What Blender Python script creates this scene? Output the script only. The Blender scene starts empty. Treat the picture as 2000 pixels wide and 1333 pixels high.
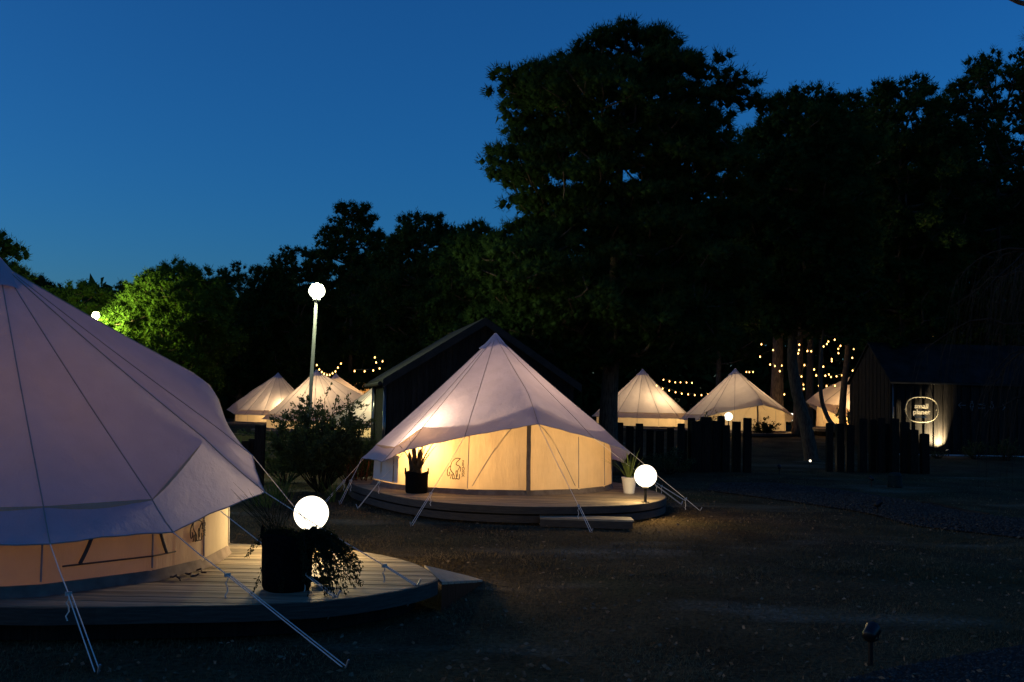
import bpy, math, random
import numpy as np
from mathutils import Vector, Matrix

sc = bpy.context.scene
col = sc.collection
R = math.radians

# ------------------------------------------------------------------ camera
CAM = np.array((0.0, 0.0, 2.05))
PITCH, ROLL, FPX = R(3.39), R(1.3), 1944.4
_f = np.array((0, math.cos(PITCH), math.sin(PITCH)))
_u0 = np.array((0, -math.sin(PITCH), math.cos(PITCH)))
_r0 = np.array((1.0, 0, 0))
_r = math.cos(ROLL) * _r0 + math.sin(ROLL) * _u0
_u = -math.sin(ROLL) * _r0 + math.cos(ROLL) * _u0
cd = bpy.data.cameras.new('camera')
cam = bpy.data.objects.new('camera', cd)
col.objects.link(cam)
m = Matrix.Identity(4)
for i in range(3):
    m[i][0], m[i][1], m[i][2], m[i][3] = _r[i], _u[i], -_f[i], CAM[i]
cam.matrix_world = m
cd.lens, cd.sensor_width = 35.0, 36.0
cd.clip_start, cd.clip_end = 0.1, 2000
sc.camera = cam

# ------------------------------------------------------------------ sky
w = bpy.data.worlds.new('World')
sc.world = w
w.use_nodes = True
nt = w.node_tree
bg = nt.nodes['Background']
sky = nt.nodes.new('ShaderNodeTexSky')
sky.sky_type = 'NISHITA'
sky.sun_disc = False
sky.sun_elevation = R(3.0)
sky.sun_rotation = R(-100)
sky.ozone_density = 5.85
sky.dust_density = 0.7
nt.links.new(sky.outputs[0], bg.inputs[0])
bg.inputs[1].default_value = 0.107

vs = sc.view_settings
vs.view_transform = 'Standard'
vs.look = 'None'
vs.exposure = 1.37
vs.gamma = 1.0
vs.use_curve_mapping = False

cy = sc.cycles
cy.use_denoising = True
try:
    cy.denoiser = 'OPENIMAGEDENOISE'
except Exception:
    pass
cy.max_bounces = 6
cy.diffuse_bounces = 4
cy.glossy_bounces = 2
cy.transmission_bounces = 4
cy.transparent_max_bounces = 4
cy.sample_clamp_indirect = 2.5
cy.caustics_reflective = False
cy.caustics_refractive = False
cy.use_adaptive_sampling = True
cy.adaptive_threshold = 0.01


def at(px, py, depth):
    """world point seen at photo position (px, py), at a distance of depth metres north of the camera"""
    d = _f + _r * (px - 1000) / FPX - _u * (py - 666.5) / FPX
    return CAM + d * (depth / d[1])


def gnd(px, py, z=0.0):
    d = _f + _r * (px - 1000) / FPX - _u * (py - 666.5) / FPX
    return CAM + d * ((z - CAM[2]) / d[2])


def smooth(a, b, x):
    t = np.clip((np.asarray(x, float) - a) / (b - a), 0, 1)
    return t * t * (3 - 2 * t)


def terrain(x, y):
    return 0.62 * smooth(33.5, 49, y) * smooth(-6, 6, x) + 0.15 * smooth(36, 55, y) * (1 - smooth(-6, 6, x))


# ------------------------------------------------------------------ helpers
ORG = {}


def tag(o, label=None, cat=None, group=None, kind=None):
    if label: o['label'] = label
    if cat: o['category'] = cat
    if group: o['group'] = group
    if kind: o['kind'] = kind
    return o


def thing(name, label, cat, loc, group=None):
    o = bpy.data.objects.new(name, None)
    o.empty_display_size = 0.2
    o.location = tuple(loc)
    col.objects.link(o)
    ORG[o.name] = np.array(loc, float)
    return tag(o, label, cat, group)


def fast_mesh(name, V, F, smoothed=False):
    """V (n,3) array, F (m,k) array of equal-sized faces"""
    V = np.asarray(V, np.float32); F = np.asarray(F, np.int32)
    me = bpy.data.meshes.new(name)
    k = F.shape[1]
    me.vertices.add(len(V)); me.vertices.foreach_set('co', V.ravel())
    me.loops.add(F.size); me.loops.foreach_set('vertex_index', F.ravel())
    me.polygons.add(len(F)); me.polygons.foreach_set('loop_start', np.arange(0, F.size, k, dtype=np.int32))
    if smoothed:
        me.polygons.foreach_set('use_smooth', np.ones(len(F), bool))
    me.update(calc_edges=True)
    return me


def place(name, me, mat, parent=None, loc=(0, 0, 0)):
    if mat is not None and len(me.materials) == 0:
        me.materials.append(mat)
    o = bpy.data.objects.new(name, me)
    col.objects.link(o)
    o.location = tuple(loc)
    if parent is not None:
        o.parent = parent
        ORG[o.name] = ORG[parent.name]
    return o


class MB:
    def __init__(s):
        s.v, s.f = [], []

    def add(s, vs_, fs_):
        b = len(s.v)
        s.v.extend([tuple(p) for p in vs_])
        s.f.extend([tuple(i + b for i in f) for f in fs_])
        return s

    def box(s, c, size, rz=0.0, taper=1.0):
        hx, hy, hz = size[0] / 2, size[1] / 2, size[2] / 2
        ca, sa = math.cos(rz), math.sin(rz)
        pts = []
        for z, k in ((-hz, 1.0), (hz, taper)):
            for x, y in ((-hx, -hy), (hx, -hy), (hx, hy), (-hx, hy)):
                x, y = x * k, y * k
                pts.append((c[0] + x * ca - y * sa, c[1] + x * sa + y * ca, c[2] + z))
        return s.add(pts, [(0, 3, 2, 1), (4, 5, 6, 7), (0, 1, 5, 4), (1, 2, 6, 5), (2, 3, 7, 6), (3, 0, 4, 7)])

    def prism(s, outline, z0, z1):
        n = len(outline)
        pts = [(p[0], p[1], z0) for p in outline] + [(p[0], p[1], z1) for p in outline]
        fs = [tuple(range(n - 1, -1, -1)), tuple(range(n, 2 * n))]
        fs += [(i, (i + 1) % n, n + (i + 1) % n, n + i) for i in range(n)]
        return s.add(pts, fs)

    def tube(s, pts, rad, sides=6, caps=True):
        P = [np.array(p, float) for p in pts]
        n = len(P)
        if not hasattr(rad, '__len__'):
            rad = [rad] * n
        ring = []
        vv = []
        up = np.array((0.13, 0.21, 0.97))
        for i in range(n):
            t = P[min(i + 1, n - 1)] - P[max(i - 1, 0)]
            t = t / (np.linalg.norm(t) + 1e-9)
            a = np.cross(t, up)
            if np.linalg.norm(a) < 1e-3:
                a = np.cross(t, (1, 0, 0))
            a /= np.linalg.norm(a)
            b = np.cross(t, a)
            for k in range(sides):
                q = 2 * math.pi * k / sides
                vv.append(P[i] + rad[i] * (a * math.cos(q) + b * math.sin(q)))
        ff = []
        for i in range(n - 1):
            for k in range(sides):
                k2 = (k + 1) % sides
                ff.append((i * sides + k, i * sides + k2, (i + 1) * sides + k2, (i + 1) * sides + k))
        if caps:
            ff.append(tuple(range(sides - 1, -1, -1)))
            ff.append(tuple((n - 1) * sides + k for k in range(sides)))
        return s.add(vv, ff)

    def lathe(s, prof, c, sides=24, caps=True):
        vv, ff = [], []
        for r_, z in prof:
            for k in range(sides):
                q = 2 * math.pi * k / sides
                vv.append((c[0] + r_ * math.cos(q), c[1] + r_ * math.sin(q), c[2] + z))
        for i in range(len(prof) - 1):
            for k in range(sides):
                k2 = (k + 1) % sides
                ff.append((i * sides + k, i * sides + k2, (i + 1) * sides + k2, (i + 1) * sides + k))
        if caps:
            ff.append(tuple(range(sides - 1, -1, -1)))
            ff.append(tuple((len(prof) - 1) * sides + k for k in range(sides)))
        return s.add(vv, ff)

    def ball(s, c, r_, sides=24, rings=14, sq=(1, 1, 1)):
        prof = []
        vv, ff = [], []
        for i in range(rings + 1):
            p = math.pi * i / rings
            for k in range(sides):
                q = 2 * math.pi * k / sides
                vv.append((c[0] + r_ * sq[0] * math.sin(p) * math.cos(q), c[1] + r_ * sq[1] * math.sin(p) * math.sin(q), c[2] - r_ * sq[2] * math.cos(p)))
        for i in range(rings):
            for k in range(sides):
                k2 = (k + 1) % sides
                ff.append((i * sides + k, i * sides + k2, (i + 1) * sides + k2, (i + 1) * sides + k))
        return s.add(vv, ff)

    def build(s, name, mat, parent=None, smoothed=False):
        me = bpy.data.meshes.new(name)
        o0 = ORG[parent.name] if parent is not None else np.zeros(3)
        V = np.array(s.v, float) - o0
        me.from_pydata([tuple(p) for p in V], [], s.f)
        if smoothed:
            me.polygons.foreach_set('use_smooth', np.ones(len(me.polygons), bool))
        me.update()
        return place(name, me, mat, parent)

    def build_top(s, name, mat, label, cat, group=None, smoothed=False, kind=None):
        """a thing that is one mesh, with its origin at its base"""
        V = np.array(s.v, float)
        o0 = np.array((V[:, 0].mean(), V[:, 1].mean(), V[:, 2].min()))
        me = bpy.data.meshes.new(name)
        me.from_pydata([tuple(p) for p in V - o0], [], s.f)
        if smoothed:
            me.polygons.foreach_set('use_smooth', np.ones(len(me.polygons), bool))
        me.update()
        o = place(name, me, mat, None, o0)
        ORG[o.name] = o0
        return tag(o, label, cat, group, kind)


# ------------------------------------------------------------------ materials
def newmat(name):
    m_ = bpy.data.materials.new(name)
    m_.use_nodes = True
    return m_, m_.node_tree, m_.node_tree.nodes['Principled BSDF']


def noise_mix(t, c1, c2, scale, detail=4, lo=0.35, hi=0.65, coord='Object', stretch=None):
    tc = t.nodes.new('ShaderNodeTexCoord')
    src = tc.outputs[coord]
    if stretch:
        mp = t.nodes.new('ShaderNodeMapping')
        mp.inputs['Scale'].default_value = stretch
        t.links.new(src, mp.inputs[0]); src = mp.outputs[0]
    n = t.nodes.new('ShaderNodeTexNoise')
    n.inputs['Scale'].default_value = scale
    n.inputs['Detail'].default_value = detail
    t.links.new(src, n.inputs['Vector'])
    r_ = t.nodes.new('ShaderNodeValToRGB')
    r_.color_ramp.elements[0].position = lo
    r_.color_ramp.elements[1].position = hi
    r_.color_ramp.elements[0].color = (*c1, 1)
    r_.color_ramp.elements[1].color = (*c2, 1)
    t.links.new(n.outputs['Fac'], r_.inputs[0])
    return r_.outputs[0], n.outputs['Fac'], src


def bump(t, b, fac, strength=0.3, dist=0.02):
    bp = t.nodes.new('ShaderNodeBump')
    bp.inputs['Strength'].default_value = strength
    bp.inputs['Distance'].default_value = dist
    t.links.new(fac, bp.inputs['Height'])
    t.links.new(bp.outputs[0], b.inputs['Normal'])


def simple(name, c1, c2=None, scale=6, rough=0.7, metal=0.0, bmp=0.0, stretch=None, spec=None, rand=0.0):
    m_, t, b = newmat(name)
    c2 = c2 or tuple(min(1, c * 1.25) for c in c1)
    c, f, _ = noise_mix(t, c1, c2, scale, stretch=stretch)
    if rand:
        oi = t.nodes.new('ShaderNodeObjectInfo')
        mr = t.nodes.new('ShaderNodeMapRange')
        mr.inputs['To Min'].default_value = 1 - rand
        mr.inputs['To Max'].default_value = 1 + rand
        t.links.new(oi.outputs['Random'], mr.inputs['Value'])
        hs = t.nodes.new('ShaderNodeHueSaturation')
        t.links.new(mr.outputs[0], hs.inputs['Value'])
        t.links.new(c, hs.inputs['Color'])
        c = hs.outputs[0]
    t.links.new(c, b.inputs['Base Color'])
    b.inputs['Roughness'].default_value = rough
    b.inputs['Metallic'].default_value = metal
    if spec is not None:
        b.inputs['Specular IOR Level'].default_value = spec
    if bmp:
        bump(t, b, f, bmp, 0.02)
    return m_


def sheer(name, c_diff, c_trans, mixf, scale=3.0, var=0.12, weave=True):
    """cloth or leaf: part reflects, part lets light through"""
    m_, t, b = newmat(name)
    t.nodes.remove(b)
    out = t.nodes['Material Output']
    d = t.nodes.new('ShaderNodeBsdfDiffuse'); tr = t.nodes.new('ShaderNodeBsdfTranslucent')
    c, f, src = noise_mix(t, tuple(x * (1 - var) for x in c_diff), tuple(min(1, x * (1 + var)) for x in c_diff), scale)
    t.links.new(c, d.inputs['Color'])
    c, f2, src = noise_mix(t, tuple(x * (1 - var) for x in c_trans), tuple(min(1, x * (1 + var)) for x in c_trans), scale * 1.3)
    t.links.new(c, tr.inputs['Color'])
    if weave:
        mp = t.nodes.new('ShaderNodeMapping'); mp.inputs['Scale'].default_value = (3.0, 3.0, 0.7); mp.inputs['Rotation'].default_value = (0.35, 0.5, 0)
        t.links.new(src, mp.inputs[0])
        n = t.nodes.new('ShaderNodeTexNoise'); n.inputs['Scale'].default_value = 1.6; n.inputs['Detail'].default_value = 5; n.inputs['Roughness'].default_value = 0.6
        t.links.new(mp.outputs[0], n.inputs['Vector'])
        bp = t.nodes.new('ShaderNodeBump'); bp.inputs['Strength'].default_value = 0.55; bp.inputs['Distance'].default_value = 0.05
        t.links.new(n.outputs['Fac'], bp.inputs['Height'])
        t.links.new(bp.outputs[0], d.inputs['Normal']); t.links.new(bp.outputs[0], tr.inputs['Normal'])
    mx = t.nodes.new('ShaderNodeMixShader'); mx.inputs[0].default_value = mixf
    t.links.new(d.outputs[0], mx.inputs[1]); t.links.new(tr.outputs[0], mx.inputs[2])
    t.links.new(mx.outputs[0], out.inputs['Surface'])
    return m_


def glow(name, color, strength, mottled=0.0):
    m_, t, b = newmat(name)
    t.nodes.remove(b)
    e = t.nodes.new('ShaderNodeEmission')
    e.inputs['Color'].default_value = (*color, 1)
    e.inputs['Strength'].default_value = strength
    t.links.new(e.outputs[0], t.nodes['Material Output'].inputs['Surface'])
    return m_


M = {}
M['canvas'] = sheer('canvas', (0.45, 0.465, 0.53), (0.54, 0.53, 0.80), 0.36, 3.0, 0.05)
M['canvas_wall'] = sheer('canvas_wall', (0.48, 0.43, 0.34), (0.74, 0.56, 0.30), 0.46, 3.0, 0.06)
M['canvas_panel'] = simple('canvas_panel', (0.55, 0.53, 0.5), (0.62, 0.6, 0.57), 4, 0.9)
M['skirt'] = simple('skirt_cloth', (0.12, 0.095, 0.08), (0.18, 0.145, 0.12), 8, 0.9, spec=0.1)
M['seam'] = simple('seam_tape', (0.26, 0.25, 0.25), None, 9, 0.9, spec=0.1)
M['zip'] = simple('zip', (0.07, 0.05, 0.04), None, 9, 0.8)
M['rope'] = simple('rope', (0.62, 0.6, 0.56), (0.75, 0.72, 0.66), 60, 0.8)
M['steel'] = simple('galvanised_steel', (0.45, 0.46, 0.47), None, 20, 0.45, 0.8)
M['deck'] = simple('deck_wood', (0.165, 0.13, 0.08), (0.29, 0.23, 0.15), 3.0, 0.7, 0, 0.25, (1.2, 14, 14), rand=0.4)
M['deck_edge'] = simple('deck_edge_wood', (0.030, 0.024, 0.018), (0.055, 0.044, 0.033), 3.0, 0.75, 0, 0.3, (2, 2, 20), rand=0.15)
M['ramp'] = simple('ramp_wood', (0.30, 0.24, 0.16), (0.4, 0.33, 0.24), 3.0, 0.7, 0, 0.2, (2, 14, 14))
M['black_wood'] = simple('charred_timber', (0.007, 0.0065, 0.006), (0.019, 0.016, 0.013), 4.0, 0.75, 0, 0.5, (8, 8, 0.7), rand=0.3, spec=0.12)
M['black_post'] = simple('black_stained_post', (0.009, 0.0075, 0.006), (0.024, 0.019, 0.014), 5.0, 0.8, 0, 0.5, (9, 9, 0.8), rand=0.3, spec=0.08)
M['roof_metal'] = simple('dark_roof_metal', (0.010, 0.010, 0.010), (0.022, 0.022, 0.022), 2.0, 0.85, 0.0, spec=0.08)
M['verge'] = simple('verge_metal', (0.016, 0.016, 0.015), (0.026, 0.026, 0.024), 4.0, 0.6, 0.0, spec=0.1)
M['pipe'] = simple('drain_pipe', (0.10, 0.10, 0.10), (0.16, 0.15, 0.14), 4, 0.15, 0.7)
M['sign_metal'] = simple('sign_metal', (0.16, 0.145, 0.105), None, 10, 0.5, 0.0, spec=0.2)
M['letter_metal'] = simple('letter_metal', (0.62, 0.56, 0.42), None, 10, 0.5, 0.0, spec=0.2)
M['icon'] = simple('icon_metal', (0.16, 0.16, 0.16), None, 10, 0.5, 0.2)
M['felt'] = simple('black_felt', (0.004, 0.004, 0.004), (0.009, 0.0085, 0.008), 30, 0.98, 0, 0.4, spec=0.03)
M['white_pot'] = simple('white_glazed_pot', (0.66, 0.64, 0.6), (0.74, 0.72, 0.68), 5, 0.4)
M['black_metal'] = simple('black_metal', (0.012, 0.012, 0.013), None, 10, 0.35, 0.4)
M['grey_pole'] = simple('grey_pole', (0.11, 0.12, 0.12), (0.15, 0.16, 0.16), 3, 0.6, 0.0, spec=0.2)
M['tub'] = simple('green_tub', (0.008, 0.02, 0.018), (0.013, 0.03, 0.026), 6, 0.7, spec=0.1)
M['soil'] = simple('soil', (0.03, 0.022, 0.016), (0.05, 0.04, 0.03), 20, 0.95)
M['box_grey'] = simple('socket_box', (0.4, 0.41, 0.42), None, 5, 0.5)
M['bark'] = simple('pine_bark', (0.055, 0.04, 0.03), (0.14, 0.10, 0.07), 5.0, 0.95, 0, 1.0, (5, 5, 0.9), spec=0.05)
M['twig'] = simple('grey_twig', (0.015, 0.014, 0.012), (0.03, 0.027, 0.023), 9, 0.95, spec=0.05)
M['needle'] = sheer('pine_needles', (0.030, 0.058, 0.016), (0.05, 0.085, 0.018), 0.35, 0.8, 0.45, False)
M['needle_bright'] = sheer('bright_pine_needles', (0.055, 0.10, 0.018), (0.09, 0.14, 0.018), 0.35, 0.8, 0.4, False)  # lighter, yellower green than the other needles
M['leaf'] = sheer('shrub_leaf', (0.065, 0.085, 0.038), (0.08, 0.105, 0.035), 0.3, 5, 0.4, False)
M['leaf_dark'] = sheer('dark_trailing_leaf', (0.020, 0.026, 0.014), (0.03, 0.04, 0.012), 0.25, 8, 0.4, False)
M['blade'] = sheer('green_blade', (0.07, 0.11, 0.03), (0.11, 0.15, 0.035), 0.3, 6, 0.35, False)
M['yucca'] = sheer('yucca_leaf', (0.14, 0.19, 0.06), (0.17, 0.22, 0.05), 0.3, 6, 0.3, False)
M['red_blade'] = sheer('bronze_blade', (0.10, 0.045, 0.03), (0.12, 0.05, 0.03), 0.3, 6, 0.3, False)
M['dead_leaf'] = sheer('dried_leaf', (0.20, 0.15, 0.10), (0.16, 0.11, 0.06), 0.25, 9, 0.45, False)
M['dead_blade'] = simple('withered_blade', (0.035, 0.026, 0.018), (0.10, 0.075, 0.05), 9, 0.9, spec=0.05)
M['canvas_lamp_tint'] = sheer('canvas_lamp_tint', (0.50, 0.48, 0.46), (0.68, 0.58, 0.48), 0.40, 3.0, 0.05)  # same cloth as canvas, with warmer lamp light put into the colour
M['dry_grass'] = sheer('dry_grass_blades', (0.17, 0.12, 0.06), (0.12, 0.085, 0.035), 0.25, 0.7, 0.5, False)
M['print'] = simple('printed_ink', (0.03, 0.022, 0.016), None, 9, 0.9)
M['stone'] = simple('gravel_stone', (0.025, 0.023, 0.02), (0.08, 0.074, 0.064), 14, 0.9, spec=0.1)
M['globe'] = glow('globe_glow', (1.0, 0.86, 0.62), 1.5)
M['globe_far'] = glow('far_globe_glow', (1.0, 0.88, 0.68), 1.2)
M['lamp_head'] = glow('street_lamp_glow', (0.97, 1.0, 0.70), 2.2)
M['bulb'] = glow('bulb_glow', (1.0, 0.50, 0.12), 3.4)
M['spot_lens'] = glow('spot_lens_glow', (1.0, 0.85, 0.6), 1.5)


def ground_material():
    m_, t, b = newmat('dry_lawn')
    c, f, src = noise_mix(t, (0.042, 0.029, 0.015), (0.105, 0.072, 0.036), 0.9, 8, 0.3, 0.7)
    n2 = t.nodes.new('ShaderNodeTexNoise'); n2.inputs['Scale'].default_value = 0.45; n2.inputs['Detail'].default_value = 6
    mp = t.nodes.new('ShaderNodeMapping'); mp.inputs['Scale'].default_value = (0.55, 1.25, 1)
    t.links.new(src, mp.inputs[0]); t.links.new(mp.outputs[0], n2.inputs['Vector'])
    r2 = t.nodes.new('ShaderNodeValToRGB'); r2.color_ramp.elements[0].position = 0.56; r2.color_ramp.elements[1].position = 0.70
    t.links.new(n2.outputs['Fac'], r2.inputs[0])
    mx = t.nodes.new('ShaderNodeMixRGB'); mx.inputs[2].default_value = (0.19, 0.155, 0.105, 1)
    t.links.new(r2.outputs[0], mx.inputs[0]); t.links.new(c, mx.inputs[1])
    n3 = t.nodes.new('ShaderNodeTexNoise'); n3.inputs['Scale'].default_value = 0.25; n3.inputs['Detail'].default_value = 3
    t.links.new(src, n3.inputs['Vector'])
    r3 = t.nodes.new('ShaderNodeValToRGB'); r3.color_ramp.elements[0].position = 0.5; r3.color_ramp.elements[1].position = 0.7
    r3.color_ramp.elements[1].color = (0.6, 0.6, 0.6, 1)
    t.links.new(n3.outputs['Fac'], r3.inputs[0])
    mg = t.nodes.new('ShaderNodeMixRGB'); mg.inputs[2].default_value = (0.045, 0.055, 0.018, 1)
    t.links.new(r3.outputs[0], mg.inputs[0]); t.links.new(mx.outputs[0], mg.inputs[1])
    n4 = t.nodes.new('ShaderNodeTexNoise'); n4.inputs['Scale'].default_value = 22; n4.inputs['Detail'].default_value = 5
    t.links.new(src, n4.inputs['Vector'])
    mm = t.nodes.new('ShaderNodeMixRGB'); mm.blend_type = 'MULTIPLY'; mm.inputs[0].default_value = 0.75
    r4 = t.nodes.new('ShaderNodeValToRGB'); r4.color_ramp.elements[0].position = 0.3; r4.color_ramp.elements[1].position = 0.65
    r4.color_ramp.elements[0].color = (0.3, 0.3, 0.3, 1); r4.color_ramp.elements[1].color = (1.4, 1.4, 1.4, 1)
    t.links.new(n4.outputs['Fac'], r4.inputs[0])
    t.links.new(mg.outputs[0], mm.inputs[1]); t.links.new(r4.outputs[0], mm.inputs[2])
    t.links.new(mm.outputs[0], b.inputs['Base Color'])
    b.inputs['Roughness'].default_value = 1.0
    b.inputs['Specular IOR Level'].default_value = 0.05
    bump(t, b, n4.outputs['Fac'], 0.8, 0.04)
    return m_


M['ground'] = ground_material()
M['gravel'] = simple('gravel_bed', (0.018, 0.016, 0.013), (0.048, 0.042, 0.034), 45, 0.95, 0, 1.0, spec=0.05)

# ------------------------------------------------------------------ ground
rng = np.random.default_rng(7)


def grid_axis(a, b, n):
    return list(np.linspace(a, b, n))


gx = [-900, -300, -120] + grid_axis(-70, 70, 141) + [120, 300, 900]
gy = [-60, -20] + grid_axis(0, 70, 141) + [80, 100, 160, 300, 900]
GX, GY = np.meshgrid(gx, gy)
GZ = terrain(GX, GY) + 0.012 * np.sin(GX * 1.7 + np.sin(GY * 1.1)) * np.sin(GY * 1.3) - 0.014
nx, ny = len(gx), len(gy)
idx = np.arange(nx * ny).reshape(ny, nx)
F = np.stack([idx[:-1, :-1], idx[:-1, 1:], idx[1:, 1:], idx[1:, :-1]], -1).reshape(-1, 4)
g = place('ground', fast_mesh('ground', np.stack([GX, GY, GZ], -1).reshape(-1, 3), F, True), M['ground'])
tag(g, kind='structure')


def gz(x, y):
    return float(terrain(x, y) + 0.012 * np.sin(x * 1.7 + np.sin(y * 1.1)) * np.sin(y * 1.3) - 0.014)


def smooth_poly(pts, n=8, closed=False):
    P = [np.array(p, float) for p in pts]
    out = []
    L = len(P)
    rngi = range(L if closed else L - 1)
    for i in rngi:
        p0 = P[(i - 1) % L] if (closed or i > 0) else P[i]
        p1, p2 = P[i], P[(i + 1) % L]
        p3 = P[(i + 2) % L] if (closed or i + 2 < L) else p2
        for k in range(n):
            t = k / n
            out.append(0.5 * (2 * p1 + (p2 - p0) * t + (2 * p0 - 5 * p1 + 4 * p2 - p3) * t * t + (3 * p1 - p0 - 3 * p2 + p3) * t ** 3))
    if not closed:
        out.append(P[-1])
    return out


# gravel path across the lawn, and a gravel bed by the camera
up_px = [(1395, 944), (1520, 945), (1655, 960), (1740, 973), (1820, 986), (1897, 1002), (2000, 1014), (2120, 1030)]
lo_px = [(1380, 958), (1524, 977), (1600, 988), (1662, 997), (1720, 1009), (1790, 1027), (2000, 1052), (2120, 1070)]
UP = smooth_poly([gnd(*p)[:2] for p in up_px], 8)
LO = smooth_poly([gnd(*p)[:2] for p in lo_px], 8)
V, F = [], []
ncr = 6
for i in range(len(UP)):
    for k in range(ncr + 1):
        p = LO[i] + (UP[i] - LO[i]) * k / ncr
        jit = 0.06 * math.sin(i * 2.3 + k) if k in (0, ncr) else 0
        V.append((p[0], p[1] + jit, gz(p[0], p[1]) + 0.018))
for i in range(len(UP) - 1):
    for k in range(ncr):
        a = i * (ncr + 1) + k
        F.append((a, a + ncr + 1, a + ncr + 2, a + 1))
pth = place('gravel_path', fast_mesh('gravel_path', V, F, True), M['gravel'])
tag(pth, kind='structure')
bedpx = [(1640, 1333), (1720, 1312), (1830, 1290), (2000, 1262), (2120, 1250), (2150, 1420), (1560, 1420)]
bed = [gnd(*p)[:2] for p in bedpx]
bb = MB()
bb.add([(p[0], p[1], 0.012) for p in bed], [tuple(range(len(bed)))])
o = bb.build('gravel_bed', M['gravel']); tag(o, kind='structure')

# gravel stones (uncountable)
OCT = np.array([(1, 0, 0), (-1, 0, 0), (0, 1, 0), (0, -1, 0), (0, 0, 1), (0, 0, -1)], float)
OF = np.array([(0, 2, 4), (2, 1, 4), (1, 3, 4), (3, 0, 4), (2, 0, 5), (1, 2, 5), (3, 1, 5), (0, 3, 5)])


def in_poly(x, y, poly):
    x = np.asarray(x); y = np.asarray(y)
    ins = np.zeros(x.shape, bool)
    n = len(poly)
    for i in range(n):
        x1, y1 = poly[i][0], poly[i][1]; x2, y2 = poly[(i + 1) % n][0], poly[(i + 1) % n][1]
        c = ((y1 > y) != (y2 > y)) & (x < (x2 - x1) * (y - y1) / (y2 - y1 + 1e-12) + x1)
        ins ^= c
    return ins


def stones(name, poly, n, size, label):
    P = np.array([p[:2] for p in poly])
    lo, hi = P.min(0), P.max(0)
    q = rng.uniform(lo, hi, (n * 3, 2))
    q = q[in_poly(q[:, 0], q[:, 1], P)][:n]
    s = rng.uniform(size[0], size[1], (len(q), 1, 1)) * rng.uniform(0.6, 1.2, (len(q), 6, 3))
    s[:, :, 2] *= 0.7
    zc = terrain(q[:, 0], q[:, 1])
    Vv = OCT[None] * s + np.stack([q[:, 0], q[:, 1], zc + size[0] * 0.6], -1)[:, None, :]
    Fv = OF[None] + (np.arange(len(q)) * 6)[:, None, None]
    o_ = place(name, fast_mesh(name, Vv.reshape(-1, 3), Fv.reshape(-1, 3)), M['stone'])
    tag(o_, label, 'gravel', kind='stuff')


stones('path_gravel_stones', list(UP) + list(LO)[::-1], 9000, (0.015, 0.035), 'loose grey gravel covering the curved path across the lawn')
stones('bed_gravel_stones', bed, 5200, (0.012, 0.026), 'loose grey gravel in the near corner bed')

# metal edging of the path
eb = MB()
pts = [(*p, gz(p[0], p[1]) + 0.05) for p in UP[30:44]]
for i in range(len(pts) - 1):
    a, b_ = np.array(pts[i]), np.array(pts[i + 1])
    c_ = (a + b_) / 2
    eb.box((c_[0], c_[1], c_[2] - 0.045), (np.linalg.norm(b_ - a), 0.008, 0.11), math.atan2(b_[1] - a[1], b_[0] - a[0]))
eb.build_top('path_edging', M['verge'], 'thin pale metal edging strip along the far side of gravel path', 'edging')

# dry grass blades (uncountable)
def grass(n, ylo, yhi, hgt, wid):
    y = ylo * (yhi / ylo) ** rng.uniform(0, 1, n)
    x = rng.uniform(-1, 1, n) * y * 0.56
    cl = np.sin(x * 3.1 + np.sin(y * 2.3) * 2) * np.sin(y * 2.7 + np.sin(x * 1.9) * 2)
    keep = rng.uniform(-1.6, 1, n) < cl
    bad = in_poly(x, y, bed) | in_poly(x, y, list(UP) + list(LO)[::-1])
    keep &= ~bad
    x, y = x[keep], y[keep]; k = len(x)
    z = terrain(x, y) - 0.014
    a = rng.uniform(0, 2 * np.pi, k); lean = rng.uniform(0.3, 2.2, k)
    h = hgt * rng.uniform(0.35, 1.25, k); ww = wid * rng.uniform(0.6, 1.3, k)
    dx, dy = np.cos(a), np.sin(a)
    b1 = np.stack([x - dy * ww, y + dx * ww, z], -1); b2 = np.stack([x + dy * ww, y - dx * ww, z], -1)
    tp = np.stack([x + dx * h * lean, y + dy * h * lean, z + h], -1)
    return np.stack([b1, b2, tp], 1)


B = np.concatenate([grass(130000, 6.6, 16, 0.034, 0.0032), grass(90000, 12, 33, 0.045, 0.006)])
gr = place('dry_grass', fast_mesh('dry_grass', B.reshape(-1, 3), np.arange(len(B) * 3).reshape(-1, 3)), M['dry_grass'])
tag(gr, 'short dry brown grass of the open lawn', 'grass', kind='stuff')

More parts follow.
